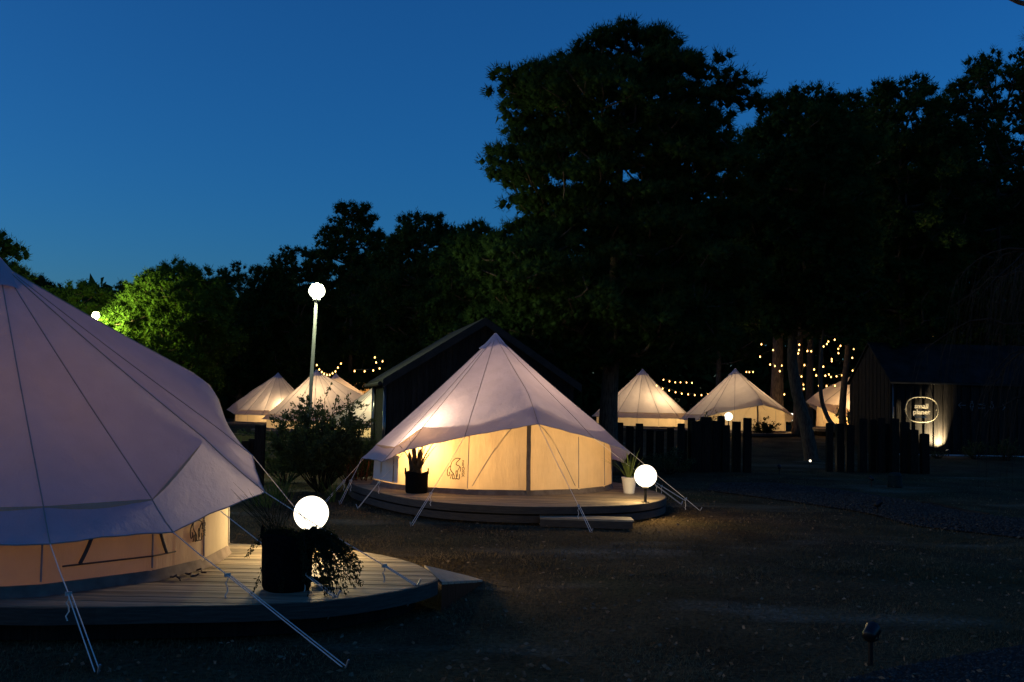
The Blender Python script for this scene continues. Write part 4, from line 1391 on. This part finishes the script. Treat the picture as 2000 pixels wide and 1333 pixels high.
p = at(627, 900, 21.5)
shrub('olive_shrub', 'tall loose grey-green shrub in front of the lamp post', (p[0], p[1], 0), 2.5, 1.05, 56, 20000, 0.074, 0.018, M['leaf'], 21, side=1.7)
p = at(560, 900, 23.5)
shrub('olive_shrub', 'low leafy bush just left of the tall loose shrub', (p[0], p[1], 0), 1.2, 0.9, 24, 4200, 0.06, 0.013, M['leaf'], 22)
p = at(690, 890, 22.6)
shrub('olive_shrub', 'leafy bush between the tall loose shrub and the gabled shed', (p[0], p[1], 0), 1.55, 0.75, 22, 3600, 0.06, 0.013, M['leaf'], 23)
p = at(1305, 905, 29.2)
shrub('low_shrub', 'low dark bush at the foot of the short black posts', (p[0], p[1], 0), 0.75, 0.8, 22, 2400, 0.06, 0.014, M['leaf'], 24)
p = at(1262, 905, 28.7)
shrub('low_shrub', 'thin low weeds behind the white pot', (p[0], p[1], 0), 0.55, 0.6, 14, 1200, 0.05, 0.010, M['leaf'], 25)
p = at(1492, 828, 47.5)
shrub('round_shrub', 'small round dark bush beside the porch tent', (p[0], p[1], gz(p[0], p[1])), 0.95, 0.5, 30, 2600, 0.07, 0.02, M['leaf_dark'], 26)
p = at(1382, 795, 47.5)
shrub('potted_sapling', 'slender sapling in front of the porch tent wall', (p[0], p[1], gz(p[0], p[1])), 1.75, 0.4, 8, 420, 0.08, 0.02, M['leaf'], 27, cat='sapling')
p = at(1664, 800, 47.0)
shrub('laurel_shrub', 'leafy bush in front of the brightly lit tent wall', (p[0], p[1], gz(p[0], p[1])), 1.9, 0.7, 14, 750, 0.20, 0.035, M['leaf'], 28)
for (px, D, h, lab, sd_) in ((1905, 39.0, 0.8, 'dark low bush against the cabin, below the left-pointing arrow', 31), (1965, 38.6, 0.95, 'dark low bush against the cabin, below the right-pointing arrow', 32), (1832, 38.9, 0.32, 'small weeds lit by the cabin spotlight', 33)):
    p = at(px, 900, D)
    shrub('low_shrub', lab, (p[0], p[1], gz(p[0], p[1])), h, 0.55 if h > .5 else 0.4, 20, 1500 if h > .5 else 260, 0.06, 0.015, M['leaf'], sd_)
for (px, D, n_, ln_, w_, mat, lab, sd_) in ((452, 22.5, 90, 1.15, 0.012, 'blade', 'tall grass clump nearest the posts behind the large near tent', 41),
                                            (478, 24.5, 90, 1.25, 0.012, 'blade', 'tall grass clump lit pale green by the lamp post', 42),
                                            (432, 25.0, 80, 1.2, 0.012, 'blade', 'tall grass clump against the roof edge of the large near tent', 43),
                                            (545, 19.2, 55, 0.75, 0.010, 'blade', 'thin weedy grass in front of the tall loose shrub', 44),
                                            (520, 18.4, 40, 0.65, 0.009, 'blade', 'thin weedy grass beside the rope of the large near tent', 45),
                                            (703, 21.2, 46, 1.05, 0.022, 'red_blade', 'bronze red sword-leaved plant at the left of the glowing tent', 46),
                                            (655, 19.6, 40, 0.6, 0.010, 'blade', 'thin weedy grass at the left end of the glowing tent deck', 47)):
    p = at(px, 880, D)
    t = thing('grass_clump' if mat == 'blade' else 'sword_plant', lab, 'grass' if mat == 'blade' else 'plant', (p[0], p[1], 0), 'clumps of long grass' if mat == 'blade' else None)
    blades(t, 'blades', np.array((p[0], p[1], 0)), n_, ln_, w_, M[mat], 0.6, sd_, 0.7, False, 0.3)

# ------------------------------------------------------------------ trees
def pine(label, base, profile, trunk, seed, pads=300, tpp=12, needles=29, nlen=0.20, nwid=0.016, pad_r=(0.55, 0.32), mat='needle', tr0=0.3, group='pine trees', depth=1.0, name='pine_tree', dmin=0.5, lean_up=0.95, trunkmat='bark'):
    """profile: list of (z, left radius, right radius); trunk: list of (x offset, y offset, z)"""
    rg_ = np.random.default_rng(seed)
    base = np.array(base, float)
    t = thing(name, label, 'tree', base, group)
    pr = np.array(sorted(profile))
    tk = np.array(smooth_poly(trunk, 6))

    def axis(z):
        return np.stack([np.interp(z, tk[:, 2], tk[:, 0]), np.interp(z, tk[:, 2], tk[:, 1]), z], -1)
    # boughs: pads of foliage scattered through the crown
    pts = []
    tries = 0
    zlo, zhi = pr[0, 0], pr[-1, 0]
    rmax = max(pr[:, 1].max(), pr[:, 2].max())
    cell = {}
    while len(pts) < pads and tries < pads * 60:
        tries += 1
        z = rg_.uniform(zlo, zhi)
        rl, rr = np.interp(z, pr[:, 0], pr[:, 1]), np.interp(z, pr[:, 0], pr[:, 2])
        if rg_.random() > (0.25 + max(rl, rr) / rmax) / 1.25: continue
        a = rg_.uniform(0, 2 * np.pi)
        ca = math.cos(a)
        r_ = (rl * (1 - ca) / 2 + rr * (1 + ca) / 2)
        r_ = r_ * (0.30 + 0.70 * rg_.random() ** 0.45) * (0.90 + 0.13 * math.sin(3 * a + z * 2.4 + seed))
        if zhi - z < 0.9: pass
        p = np.array((r_ * ca, depth * r_ * math.sin(a), z))
        # hold the pads apart
        key = tuple((p // dmin).astype(int)); bad = False
        for i in (-1, 0, 1):
            for j in (-1, 0, 1):
                for k in (-1, 0, 1):
                    for q in cell.get((key[0] + i, key[1] + j, key[2] + k), ()):
                        if np.sum((q - p) ** 2) < dmin * dmin: bad = True
        if bad: continue
        cell.setdefault(key, []).append(p)
        pts.append(p)
    pts = np.array(pts)
    ax_ = axis(pts[:, 2])
    hd = np.linalg.norm(pts[:, :2] - ax_[:, :2], axis=1)
    order = np.argsort(hd)
    pts, hd = pts[order], hd[order]
    tz = np.arange(max(0.6, zlo - 1.0), tk[-1, 2], 0.35)
    nodes = [np.array(q) for q in axis(tz)]
    nt_ = len(nodes)
    par = [-1] * nt_; path = [0.0] * nt_
    NA = np.array(nodes)
    for i, p in enumerate(pts):
        d = p - NA
        dist = np.linalg.norm(d, axis=1)
        cost = dist + 0.25 * np.array(path) + 1.2 * np.maximum(0, NA[:, 2] - p[2] + 0.25 * dist * 0.6) * 0.8
        j = int(np.argmin(cost))
        nodes.append(p); par.append(j); path.append(path[j] + dist[j])
        NA = np.vstack([NA, p])
    wgt = np.zeros(len(nodes))
    for i in range(len(nodes) - 1, nt_ - 1, -1):
        wgt[i] += 1
        wgt[par[i]] += wgt[i]
    tm = MB()
    top = tk[-1, 2]
    rads = [tr0 * (1.0 - 0.86 * (max(0.0, q[2]) / top) ** 0.8) * (1.25 if q[2] < 0.15 else 1.0) for q in tk]
    tm.tube([base + q for q in tk], rads, 10)
    for i in range(nt_, len(nodes)):
        a, b = nodes[par[i]], nodes[i]
        if par[i] < nt_:
            a = a + (b - a) / (np.linalg.norm(b - a) + 1e-6) * min(0.95 * np.interp(a[2], tk[:, 2], rads), 0.5 * np.linalg.norm(b - a))
        r0 = min(0.018 * math.sqrt(wgt[i]) + 0.008, tr0 * 0.4)
        mid = (a + b) / 2 + np.array((0, 0, -0.05)) * np.linalg.norm(b - a) + rg_.normal(0, 0.04, 3)
        tm.tube([base + a, base + mid, base + b], [r0 * 1.25, r0, r0 * 0.7], 5, False)
    tm.build('trunk', M[trunkmat], t, True)
    # needle tufts
    n = len(pts) * tpp
    pc = np.repeat(pts, tpp, 0)
    axs = np.repeat(np.concatenate([axis(pts[:, 2])[:, :2], pts[:, 2:3] - 0.4], 1), tpp, 0)
    off = rg_.normal(size=(n, 3)); off /= np.linalg.norm(off, axis=1, keepdims=True)
    off *= rg_.uniform(0.25, 1.0, (n, 1)) ** 0.6
    ps = np.repeat(rg_.uniform(0.75, 1.25, len(pts)), tpp)[:, None]
    tp = pc + off * np.array((pad_r[0], pad_r[0], pad_r[1])) * ps
    outw = pc - axs; outw /= np.linalg.norm(outw, axis=1, keepdims=True) + 1e-6
    td = off * 0.7 + outw * 0.5 + np.array((0, 0, lean_up)) + rg_.normal(0, 0.25, (n, 3))
    td /= np.linalg.norm(td, axis=1, keepdims=True)
    k = needles
    ax2 = np.repeat(td, k, 0)
    rad_ = rg_.normal(size=(n * k, 3)); rad_ /= np.linalg.norm(rad_, axis=1, keepdims=True) + 1e-9
    csz = np.repeat(rg_.uniform(0.75, 1.25, n), k)[:, None]
    o0 = np.repeat(tp, k, 0) + (rad_ * nlen * 0.62 * rg_.uniform(0.15, 1.0, (n * k, 1)) ** 0.45 + ax2 * nlen * 0.35 * rg_.uniform(-1, 1, (n * k, 1))) * csz
    nd = rad_ * 0.75 + ax2 * 0.55 + rg_.normal(0, 0.3, (n * k, 3))
    nd /= np.linalg.norm(nd, axis=1, keepdims=True)
    sp = np.cross(nd, rg_.normal(size=(n * k, 3))); sp /= np.linalg.norm(sp, axis=1, keepdims=True) + 1e-9
    ln = nlen * rg_.uniform(0.35, 0.75, (n * k, 1))
    V = np.stack([o0 - sp * nwid, o0 + sp * nwid, o0 + nd * ln], 1).reshape(-1, 3)
    Fq = np.arange(n * k * 3).reshape(-1, 3)
    cs = nlen * 0.50 * rg_.uniform(0.8, 1.15, (n, 6, 3))
    cv = (tp - td * nlen * 0.12)[:, None, :] + OCT[None] * cs
    cf = OF[None] + (np.arange(n) * 6)[:, None, None] + len(V)
    V = np.concatenate([V, cv.reshape(-1, 3)]); Fq = np.concatenate([Fq, cf.reshape(-1, 3)])
    fi = 6    # inner twig masses that close the crown
    fc = np.repeat(pts * np.array((0.92, 0.92, 1.0)) - np.array((0, 0, 0.1)), fi, 0) + rg_.normal(0, 1, (len(pts) * fi, 3)) * np.array((pad_r[0], pad_r[0], pad_r[1])) * 0.38
    fv = fc[:, None, :] + np.clip(rg_.normal(0, nlen * 0.42, (len(fc), 3, 3)), -nlen * 0.7, nlen * 0.7)
    Fq = np.concatenate([Fq, np.arange(len(fc) * 3).reshape(-1, 3) + len(V)]); V = np.concatenate([V, fv.reshape(-1, 3)])
    place('crown', fast_mesh('crown', V, Fq), M[mat], t)
    return t


def dome(h, zlo, r_, asym=1.0, peak=0.35):
    """usual crown outline of a pine: broad, rounded at the top, ragged below"""
    zz = np.linspace(zlo, h, 9)
    out = []
    for i, z in enumerate(zz):
        q = i / 8
        f = min(1.0, 0.45 + 1.3 * q) if q < 0.5 else math.sqrt(max(0.0, 1 - ((q - 0.5) / 0.52) ** 2))
        out.append((z, r_ * max(0.12, f) * asym, r_ * max(0.12, f) / asym))
    return out


# the big pine in the middle
b = at(1190, 900, 30.0); b[2] = 0
big = [(13.3, 0.5, 1.5), (12.9, 1.4, 2.4), (12.35, 1.8, 3.0), (11.9, 2.4, 3.2), (11.4, 3.9, 4.2), (10.9, 4.1, 4.5), (10.4, 3.5, 4.2), (9.7, 3.6, 4.0), (8.9, 4.0, 4.1), (8.2, 4.0, 4.0),
       (7.4, 3.0, 4.0), (6.2, 4.7, 4.0), (5.0, 4.8, 3.9), (4.0, 3.4, 3.6), (3.3, 1.8, 2.6)]
pine('huge dark pine rising behind the glowing tent', b, big, [(0, 0, -0.1), (-0.05, 0, 1.5), (0.02, 0, 3.5), (0.1, 0.1, 6), (0.15, 0, 9), (0.3, 0, 13.2)], 1,
     pads=640, tpp=14, needles=38, nlen=0.24, nwid=0.0125, pad_r=(0.62, 0.19), tr0=0.34, dmin=0.55, lean_up=1.0)


def ground_base(px, D):
    q = at(px, 850, D)
    return np.array((q[0], q[1], gz(q[0], q[1]) - 0.05))


def top_z(px, py, D):
    return at(px, py, D)[2]


def pine_at(label, px, D, ytop, r_, zlo, seed, trunk=None, pads=240, group='pine trees', asym=1.0, tr0=0.22, **kw):
    b = ground_base(px, D)
    h = top_z(px, ytop, D) - b[2] - 0.35
    tr = trunk or [(0, 0, 0), (0.08, 0, h * 0.3), (-0.05, 0.05, h * 0.6), (0.0, 0, h * 0.86)]
    return pine(label, b, dome(h, zlo, r_, asym), tr, seed, pads=pads, tr0=tr0, group=group, **kw)


# right-hand pines
b = ground_base(1586, 36.8)
h = top_z(1600, 190, 36.8) - b[2]
pine('leaning pine whose trunk curves up left of the orange lit trunk', b, [(z, l + 0.6, r_ - 0.3) for z, l, r_ in dome(h, 4.8, 2.9)],
     [(0, 0, 0), (-0.25, 0, 1.4), (-0.62, 0, 2.8), (-0.75, 0, 4.2), (-0.5, 0, 7), (0.0, 0, h * 0.95)], 2, pads=330, tpp=13, needles=28, nlen=0.248, nwid=0.0164, tr0=0.27)
pine_at('tall pine with notched top above the cabin', 1760, 43, 148, 3.4, 4.4, 3, pads=330, nlen=0.258, nwid=0.0186, tpp=11, needles=28)
pine_at('tallest pine at the far right above the cabin roof', 1955, 47, 105, 4.6, 4.8, 4, pads=470, nlen=0.239, nwid=0.0139, tpp=11, needles=28, asym=0.95)
pine_at('pine with slender orange lit trunk beside the cabin', 1650, 47, 178, 3.0, 5.6, 5, trunk=[(0, 0, 0), (-0.12, 0, 1.2), (-0.02, 0, 2.8), (0.12, 0, 4.4), (0.05, 0, 7), (0, 0, 13.5)], pads=260, nlen=0.258, nwid=0.0186, tpp=11, needles=28, tr0=0.19)
pine_at('stout far pine trunk right of the porch tent', 1515, 52, 232, 3.6, 5.2, 6, pads=140, nlen=0.285, nwid=0.0233, tpp=11, needles=24, tr0=0.42)
pine_at('far pine trunk half hiding a tiny globe lamp', 1557, 48, 228, 3.0, 5.8, 7, pads=110, nlen=0.285, nwid=0.0233, tpp=11, needles=24, tr0=0.26)
pine_at('far pine trunk dimly lit behind the leaning pine', 1579, 57, 205, 3.4, 6.0, 8, pads=100, nlen=0.276, nwid=0.0233, tpp=11, needles=21, tr0=0.27)
pine_at('slim far pine behind the arch of bulbs', 1600, 60, 220, 3.2, 6.0, 9, pads=100, nlen=0.276, nwid=0.0233, tpp=11, needles=21, tr0=0.2)
pine_at('dark pine filling the gap behind the huge pine', 1400, 60, 330, 4.6, 4.2, 10, pads=150, nlen=0.294, nwid=0.0250, tpp=11, needles=21)
pine_at('dark pine behind the cabin with leaves lit yellow-green near its ridge', 1790, 50, 250, 3.8, 4.3, 11, pads=170, nlen=0.294, nwid=0.0218, tpp=11, needles=21)
pine_at('dark pine far behind the right end of the cabin', 1905, 56, 240, 4.6, 3.8, 12, pads=170, nlen=0.276, nwid=0.0233, tpp=11, needles=21)

# thin leaning stem by the posts
b = ground_base(1640, 35.5)
pine('thin dark leaning tree between black posts and orange lit trunk', b, dome(7.6, 4.6, 1.3), [(0, 0, 0), (-0.05, 0, 1.1), (-0.45, 0, 1.75), (-0.68, 0, 2.6), (-0.66, 0, 4.2), (-0.3, 0, 7.2)], 13,
     pads=45, tpp=18, needles=11, nlen=0.184, nwid=0.0126, tr0=0.11)

# left-hand pines
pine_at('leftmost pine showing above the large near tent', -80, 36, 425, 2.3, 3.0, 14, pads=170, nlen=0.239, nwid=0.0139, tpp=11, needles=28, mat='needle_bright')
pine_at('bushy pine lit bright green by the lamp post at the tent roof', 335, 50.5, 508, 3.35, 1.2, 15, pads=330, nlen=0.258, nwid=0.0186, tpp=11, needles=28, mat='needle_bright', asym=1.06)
pine_at('dark rounded pine right of the bright green one', 462, 68, 512, 3.7, 2.0, 16, pads=230, nlen=0.276, nwid=0.0218, tpp=11, needles=24)
pine_at('dark pine left of the tall lamp post', 575, 68, 478, 3.6, 2.0, 17, pads=230, nlen=0.276, nwid=0.0218, tpp=11, needles=24)
pine_at('pine with knob-shaped top above the tall lamp post', 678, 67, 390, 3.0, 2.4, 18, pads=260, nlen=0.276, nwid=0.0218, tpp=11, needles=24)
pine_at('broad dark pine right of the knob-topped pine', 815, 58, 412, 3.5, 2.2, 19, pads=290, nlen=0.276, nwid=0.0218, tpp=11, needles=24)
pine_at('dark pine touching the left edge of the huge pine', 925, 50, 432, 2.9, 2.2, 20, pads=230, nlen=0.276, nwid=0.0218, tpp=11, needles=24)
pine_at('small dark pine in the dip left of the bright green one', 232, 62, 548, 2.6, 1.2, 21, pads=150, nlen=0.276, nwid=0.0233, tpp=11, needles=21)
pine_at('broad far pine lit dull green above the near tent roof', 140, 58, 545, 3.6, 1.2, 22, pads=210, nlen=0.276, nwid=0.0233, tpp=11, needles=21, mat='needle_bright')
pine_at('flat-topped far pine above the peak of the near tent', 62, 64, 536, 3.4, 1.2, 23, pads=180, nlen=0.276, nwid=0.0233, tpp=11, needles=21)

# far wood behind everything: one dark mass
rw_ = np.random.default_rng(55)
n = 110000
x = rw_.uniform(-62, 66, n); y = rw_.uniform(76, 96, n)
hgt = np.interp(x, [-62, -38, -30, -20, -12, -4, 6, 18, 30, 45, 66], [9, 9.5, 9, 9.5, 12, 14, 15, 19, 21, 22, 22]) + 1.0 * np.sin(x * 0.9) + 0.7 * np.sin(x * 2.3 + 1)
z = rw_.uniform(0, 1, n) ** 0.9 * hgt
cpt = np.stack([x, y, z], -1)
d1 = rw_.normal(size=(n, 3)); d1 /= np.linalg.norm(d1, axis=1, keepdims=True)
d2 = np.cross(d1, rw_.normal(size=(n, 3))); d2 /= np.linalg.norm(d2, axis=1, keepdims=True)
s = rw_.uniform(0.32, 0.9, (n, 1))
V = np.stack([cpt - d1 * s, cpt + d2 * s * 0.7, cpt + d1 * s], 1).reshape(-1, 3)
fw = place('far_woodland', fast_mesh('far_woodland', V, np.arange(n * 3).reshape(-1, 3)), M['needle'])
tag(fw, 'dark mass of distant woodland closing the view behind the tents', 'woodland', kind='stuff')

# weeping bare tree on the right, its trunk outside the picture
wb = at(2120, 900, 17.0); wb[2] = 0
wt_ = thing('weeping_tree', 'bare weeping tree with hanging twigs at the right edge', 'tree', wb)
rt_ = np.random.default_rng(77)
lm, tw = MB(), MB()
trunk_top = wb + np.array((-0.1, 0, 3.4))
lm.tube([wb, wb + np.array((0.05, 0, 1.6)), trunk_top, trunk_top + np.array((-0.1, 0, 1.6))], [0.17, 0.14, 0.10, 0.05], 9)
for i in range(17):
    a = rt_.uniform(2.2, 4.1) if i < 13 else rt_.uniform(-1, 1)
    ln = rt_.uniform(1.2, 2.9)
    z0 = rt_.uniform(1.7, 4.6)
    d = np.array((math.cos(a), math.sin(a), 0))
    q0 = wb + np.array((0, 0, z0))
    arch = rt_.uniform(0.5, 1.2)
    pts = [q0 + d * ln * q + np.array((0, 0, arch * math.sin(q * 2.6) - 0.35 * q * q)) + rt_.normal(0, 0.04, 3) for q in np.linspace(0, 1, 10)]
    lm.tube(pts, [0.038 * (1 - 0.85 * k / 9) for k in range(10)], 5, False)
    for k in range(2, 10):
        for _ in range(4):
            s0 = pts[k - 1] + (pts[k] - pts[k - 1]) * rt_.random()
            hang = rt_.uniform(0.5, 1.7); dr = rt_.normal(0, 0.10, 2) + d[:2] * 0.18
            tp_ = [s0 + np.array((dr[0] * q, dr[1] * q, 0.10 * math.sin(q * 3) - hang * q ** 1.5)) + rt_.normal(0, 0.012, 3) for q in np.linspace(0, 1, 6)]
            tw.tube(tp_, [0.006, 0.005, 0.004, 0.0035, 0.003, 0.002], 3, False)
lm.build('trunk', M['twig'], wt_, True)
tw.build('hanging_twigs', M['twig'], wt_)

# pine close by on the right: only a bough end reaches into the picture
nb_ = np.array((7.6, 9.5, 0.0))
t = thing('pine_tree', 'nearest pine, only bough tips hanging in the top right corner', 'tree', nb_, 'pine trees')
tm = MB()
tm.tube([nb_ + np.array((0, 0, -0.1)), nb_ + np.array((0.05, 0, 3)), nb_ + np.array((-0.1, 0.1, 6.8)), nb_ + np.array((0, 0, 8.5))], [0.24, 0.2, 0.14, 0.05], 10)
tips = []
e1 = at(1990, 5, 9.2); e0 = nb_ + np.array((0, 0, 5.0))
e2_ = at(1930, -22, 9.4)
e3 = at(1838, -28, 9.5)
tm.tube([e0, (e0 + e1) / 2 + np.array((0, 0, 0.2)), e1, e2_, e3], [0.06, 0.045, 0.022, 0.016, 0.01], 6, False)
tips += [(e3 + np.array((0, 0, 0.02)), np.array((-0.3, 0, -1.0))), (e3 + np.array((-0.06, 0.0, 0.03)), np.array((-0.5, 0, -0.8))), (e2_, np.array((-0.2, 0, 1.0)))]
e4 = at(2004, 76, 9.6)
tm.tube([e0, (e0 + e4) / 2, e4], [0.05, 0.03, 0.012], 6, False)
tips += [(e4, np.array((-1, 0, 0.25))), (e4 + np.array((0.05, 0, -0.03)), np.array((-0.6, 0, -0.2))), (e4 + np.array((0.03, 0, 0.06)), np.array((-0.5, 0, 0.8)))]
for i in range(60):
    a = rt_.uniform(0, 6.28); zz = rt_.uniform(5.6, 8.8); rr = rt_.uniform(0.4, 1.9) * (1.15 - (zz - 5.6) / 4)
    q = nb_ + np.array((rr * math.cos(a) + 0.5, rr * math.sin(a), zz))
    tm.tube([nb_ + np.array((0, 0, zz - 0.5)), q], [0.03, 0.01], 4, False)
    for _ in range(5):
        tips.append((q + rt_.normal(0, 0.14, 3), rt_.normal(0, 0.6, 3) + np.array((0, 0, 0.6))))
tm.build('trunk', M['bark'], t, True)
P0, D0 = [], []
for p_, d_ in tips:
    d_ = d_ / np.linalg.norm(d_)
    for _ in range(60):
        P0.append(p_ - d_ * rt_.uniform(0, 0.12)); D0.append(d_ + rt_.normal(0, 0.32, 3))
P0, D0 = np.array(P0), np.array(D0); D0 /= np.linalg.norm(D0, axis=1, keepdims=True)
sp = np.cross(D0, rt_.normal(size=D0.shape)); sp /= np.linalg.norm(sp, axis=1, keepdims=True)
ln = rt_.uniform(0.09, 0.14, (len(P0), 1))
V = np.stack([P0 - sp * 0.0018, P0 + sp * 0.0018, P0 + D0 * ln], 1).reshape(-1, 3)
place('crown', fast_mesh('crown', V - nb_, np.arange(len(V)).reshape(-1, 3)), M['needle'], t)

# leaf litter strewn over the lawn
rl_ = np.random.default_rng(91)
n = 2600
y = 6.8 * (30 / 6.8) ** rl_.uniform(0, 1, n); x = rl_.uniform(-1, 1, n) * y * 0.55
k_ = ~(in_poly(x, y, [p[:2] for p in smooth_poly([q[:2] for q in no], 5, True)]) | in_poly(x, y, [p[:2] for p in smooth_poly([q[:2] for q in mo], 5, True)]))
x, y = x[k_], y[k_]
P_ = np.stack([x, y, terrain(x, y) + rl_.uniform(0.0, 0.025, len(x))], -1)
D_ = rl_.normal(size=P_.shape); D_[:, 2] *= 0.25
V, F = leaf_quads(P_, D_, 0.055, 0.014, rl_)
ll = place('leaf_litter', fast_mesh('leaf_litter', V, F), M['dead_leaf'])
tag(ll, 'dry fallen leaves strewn over the brown lawn', 'leaves', kind='stuff')
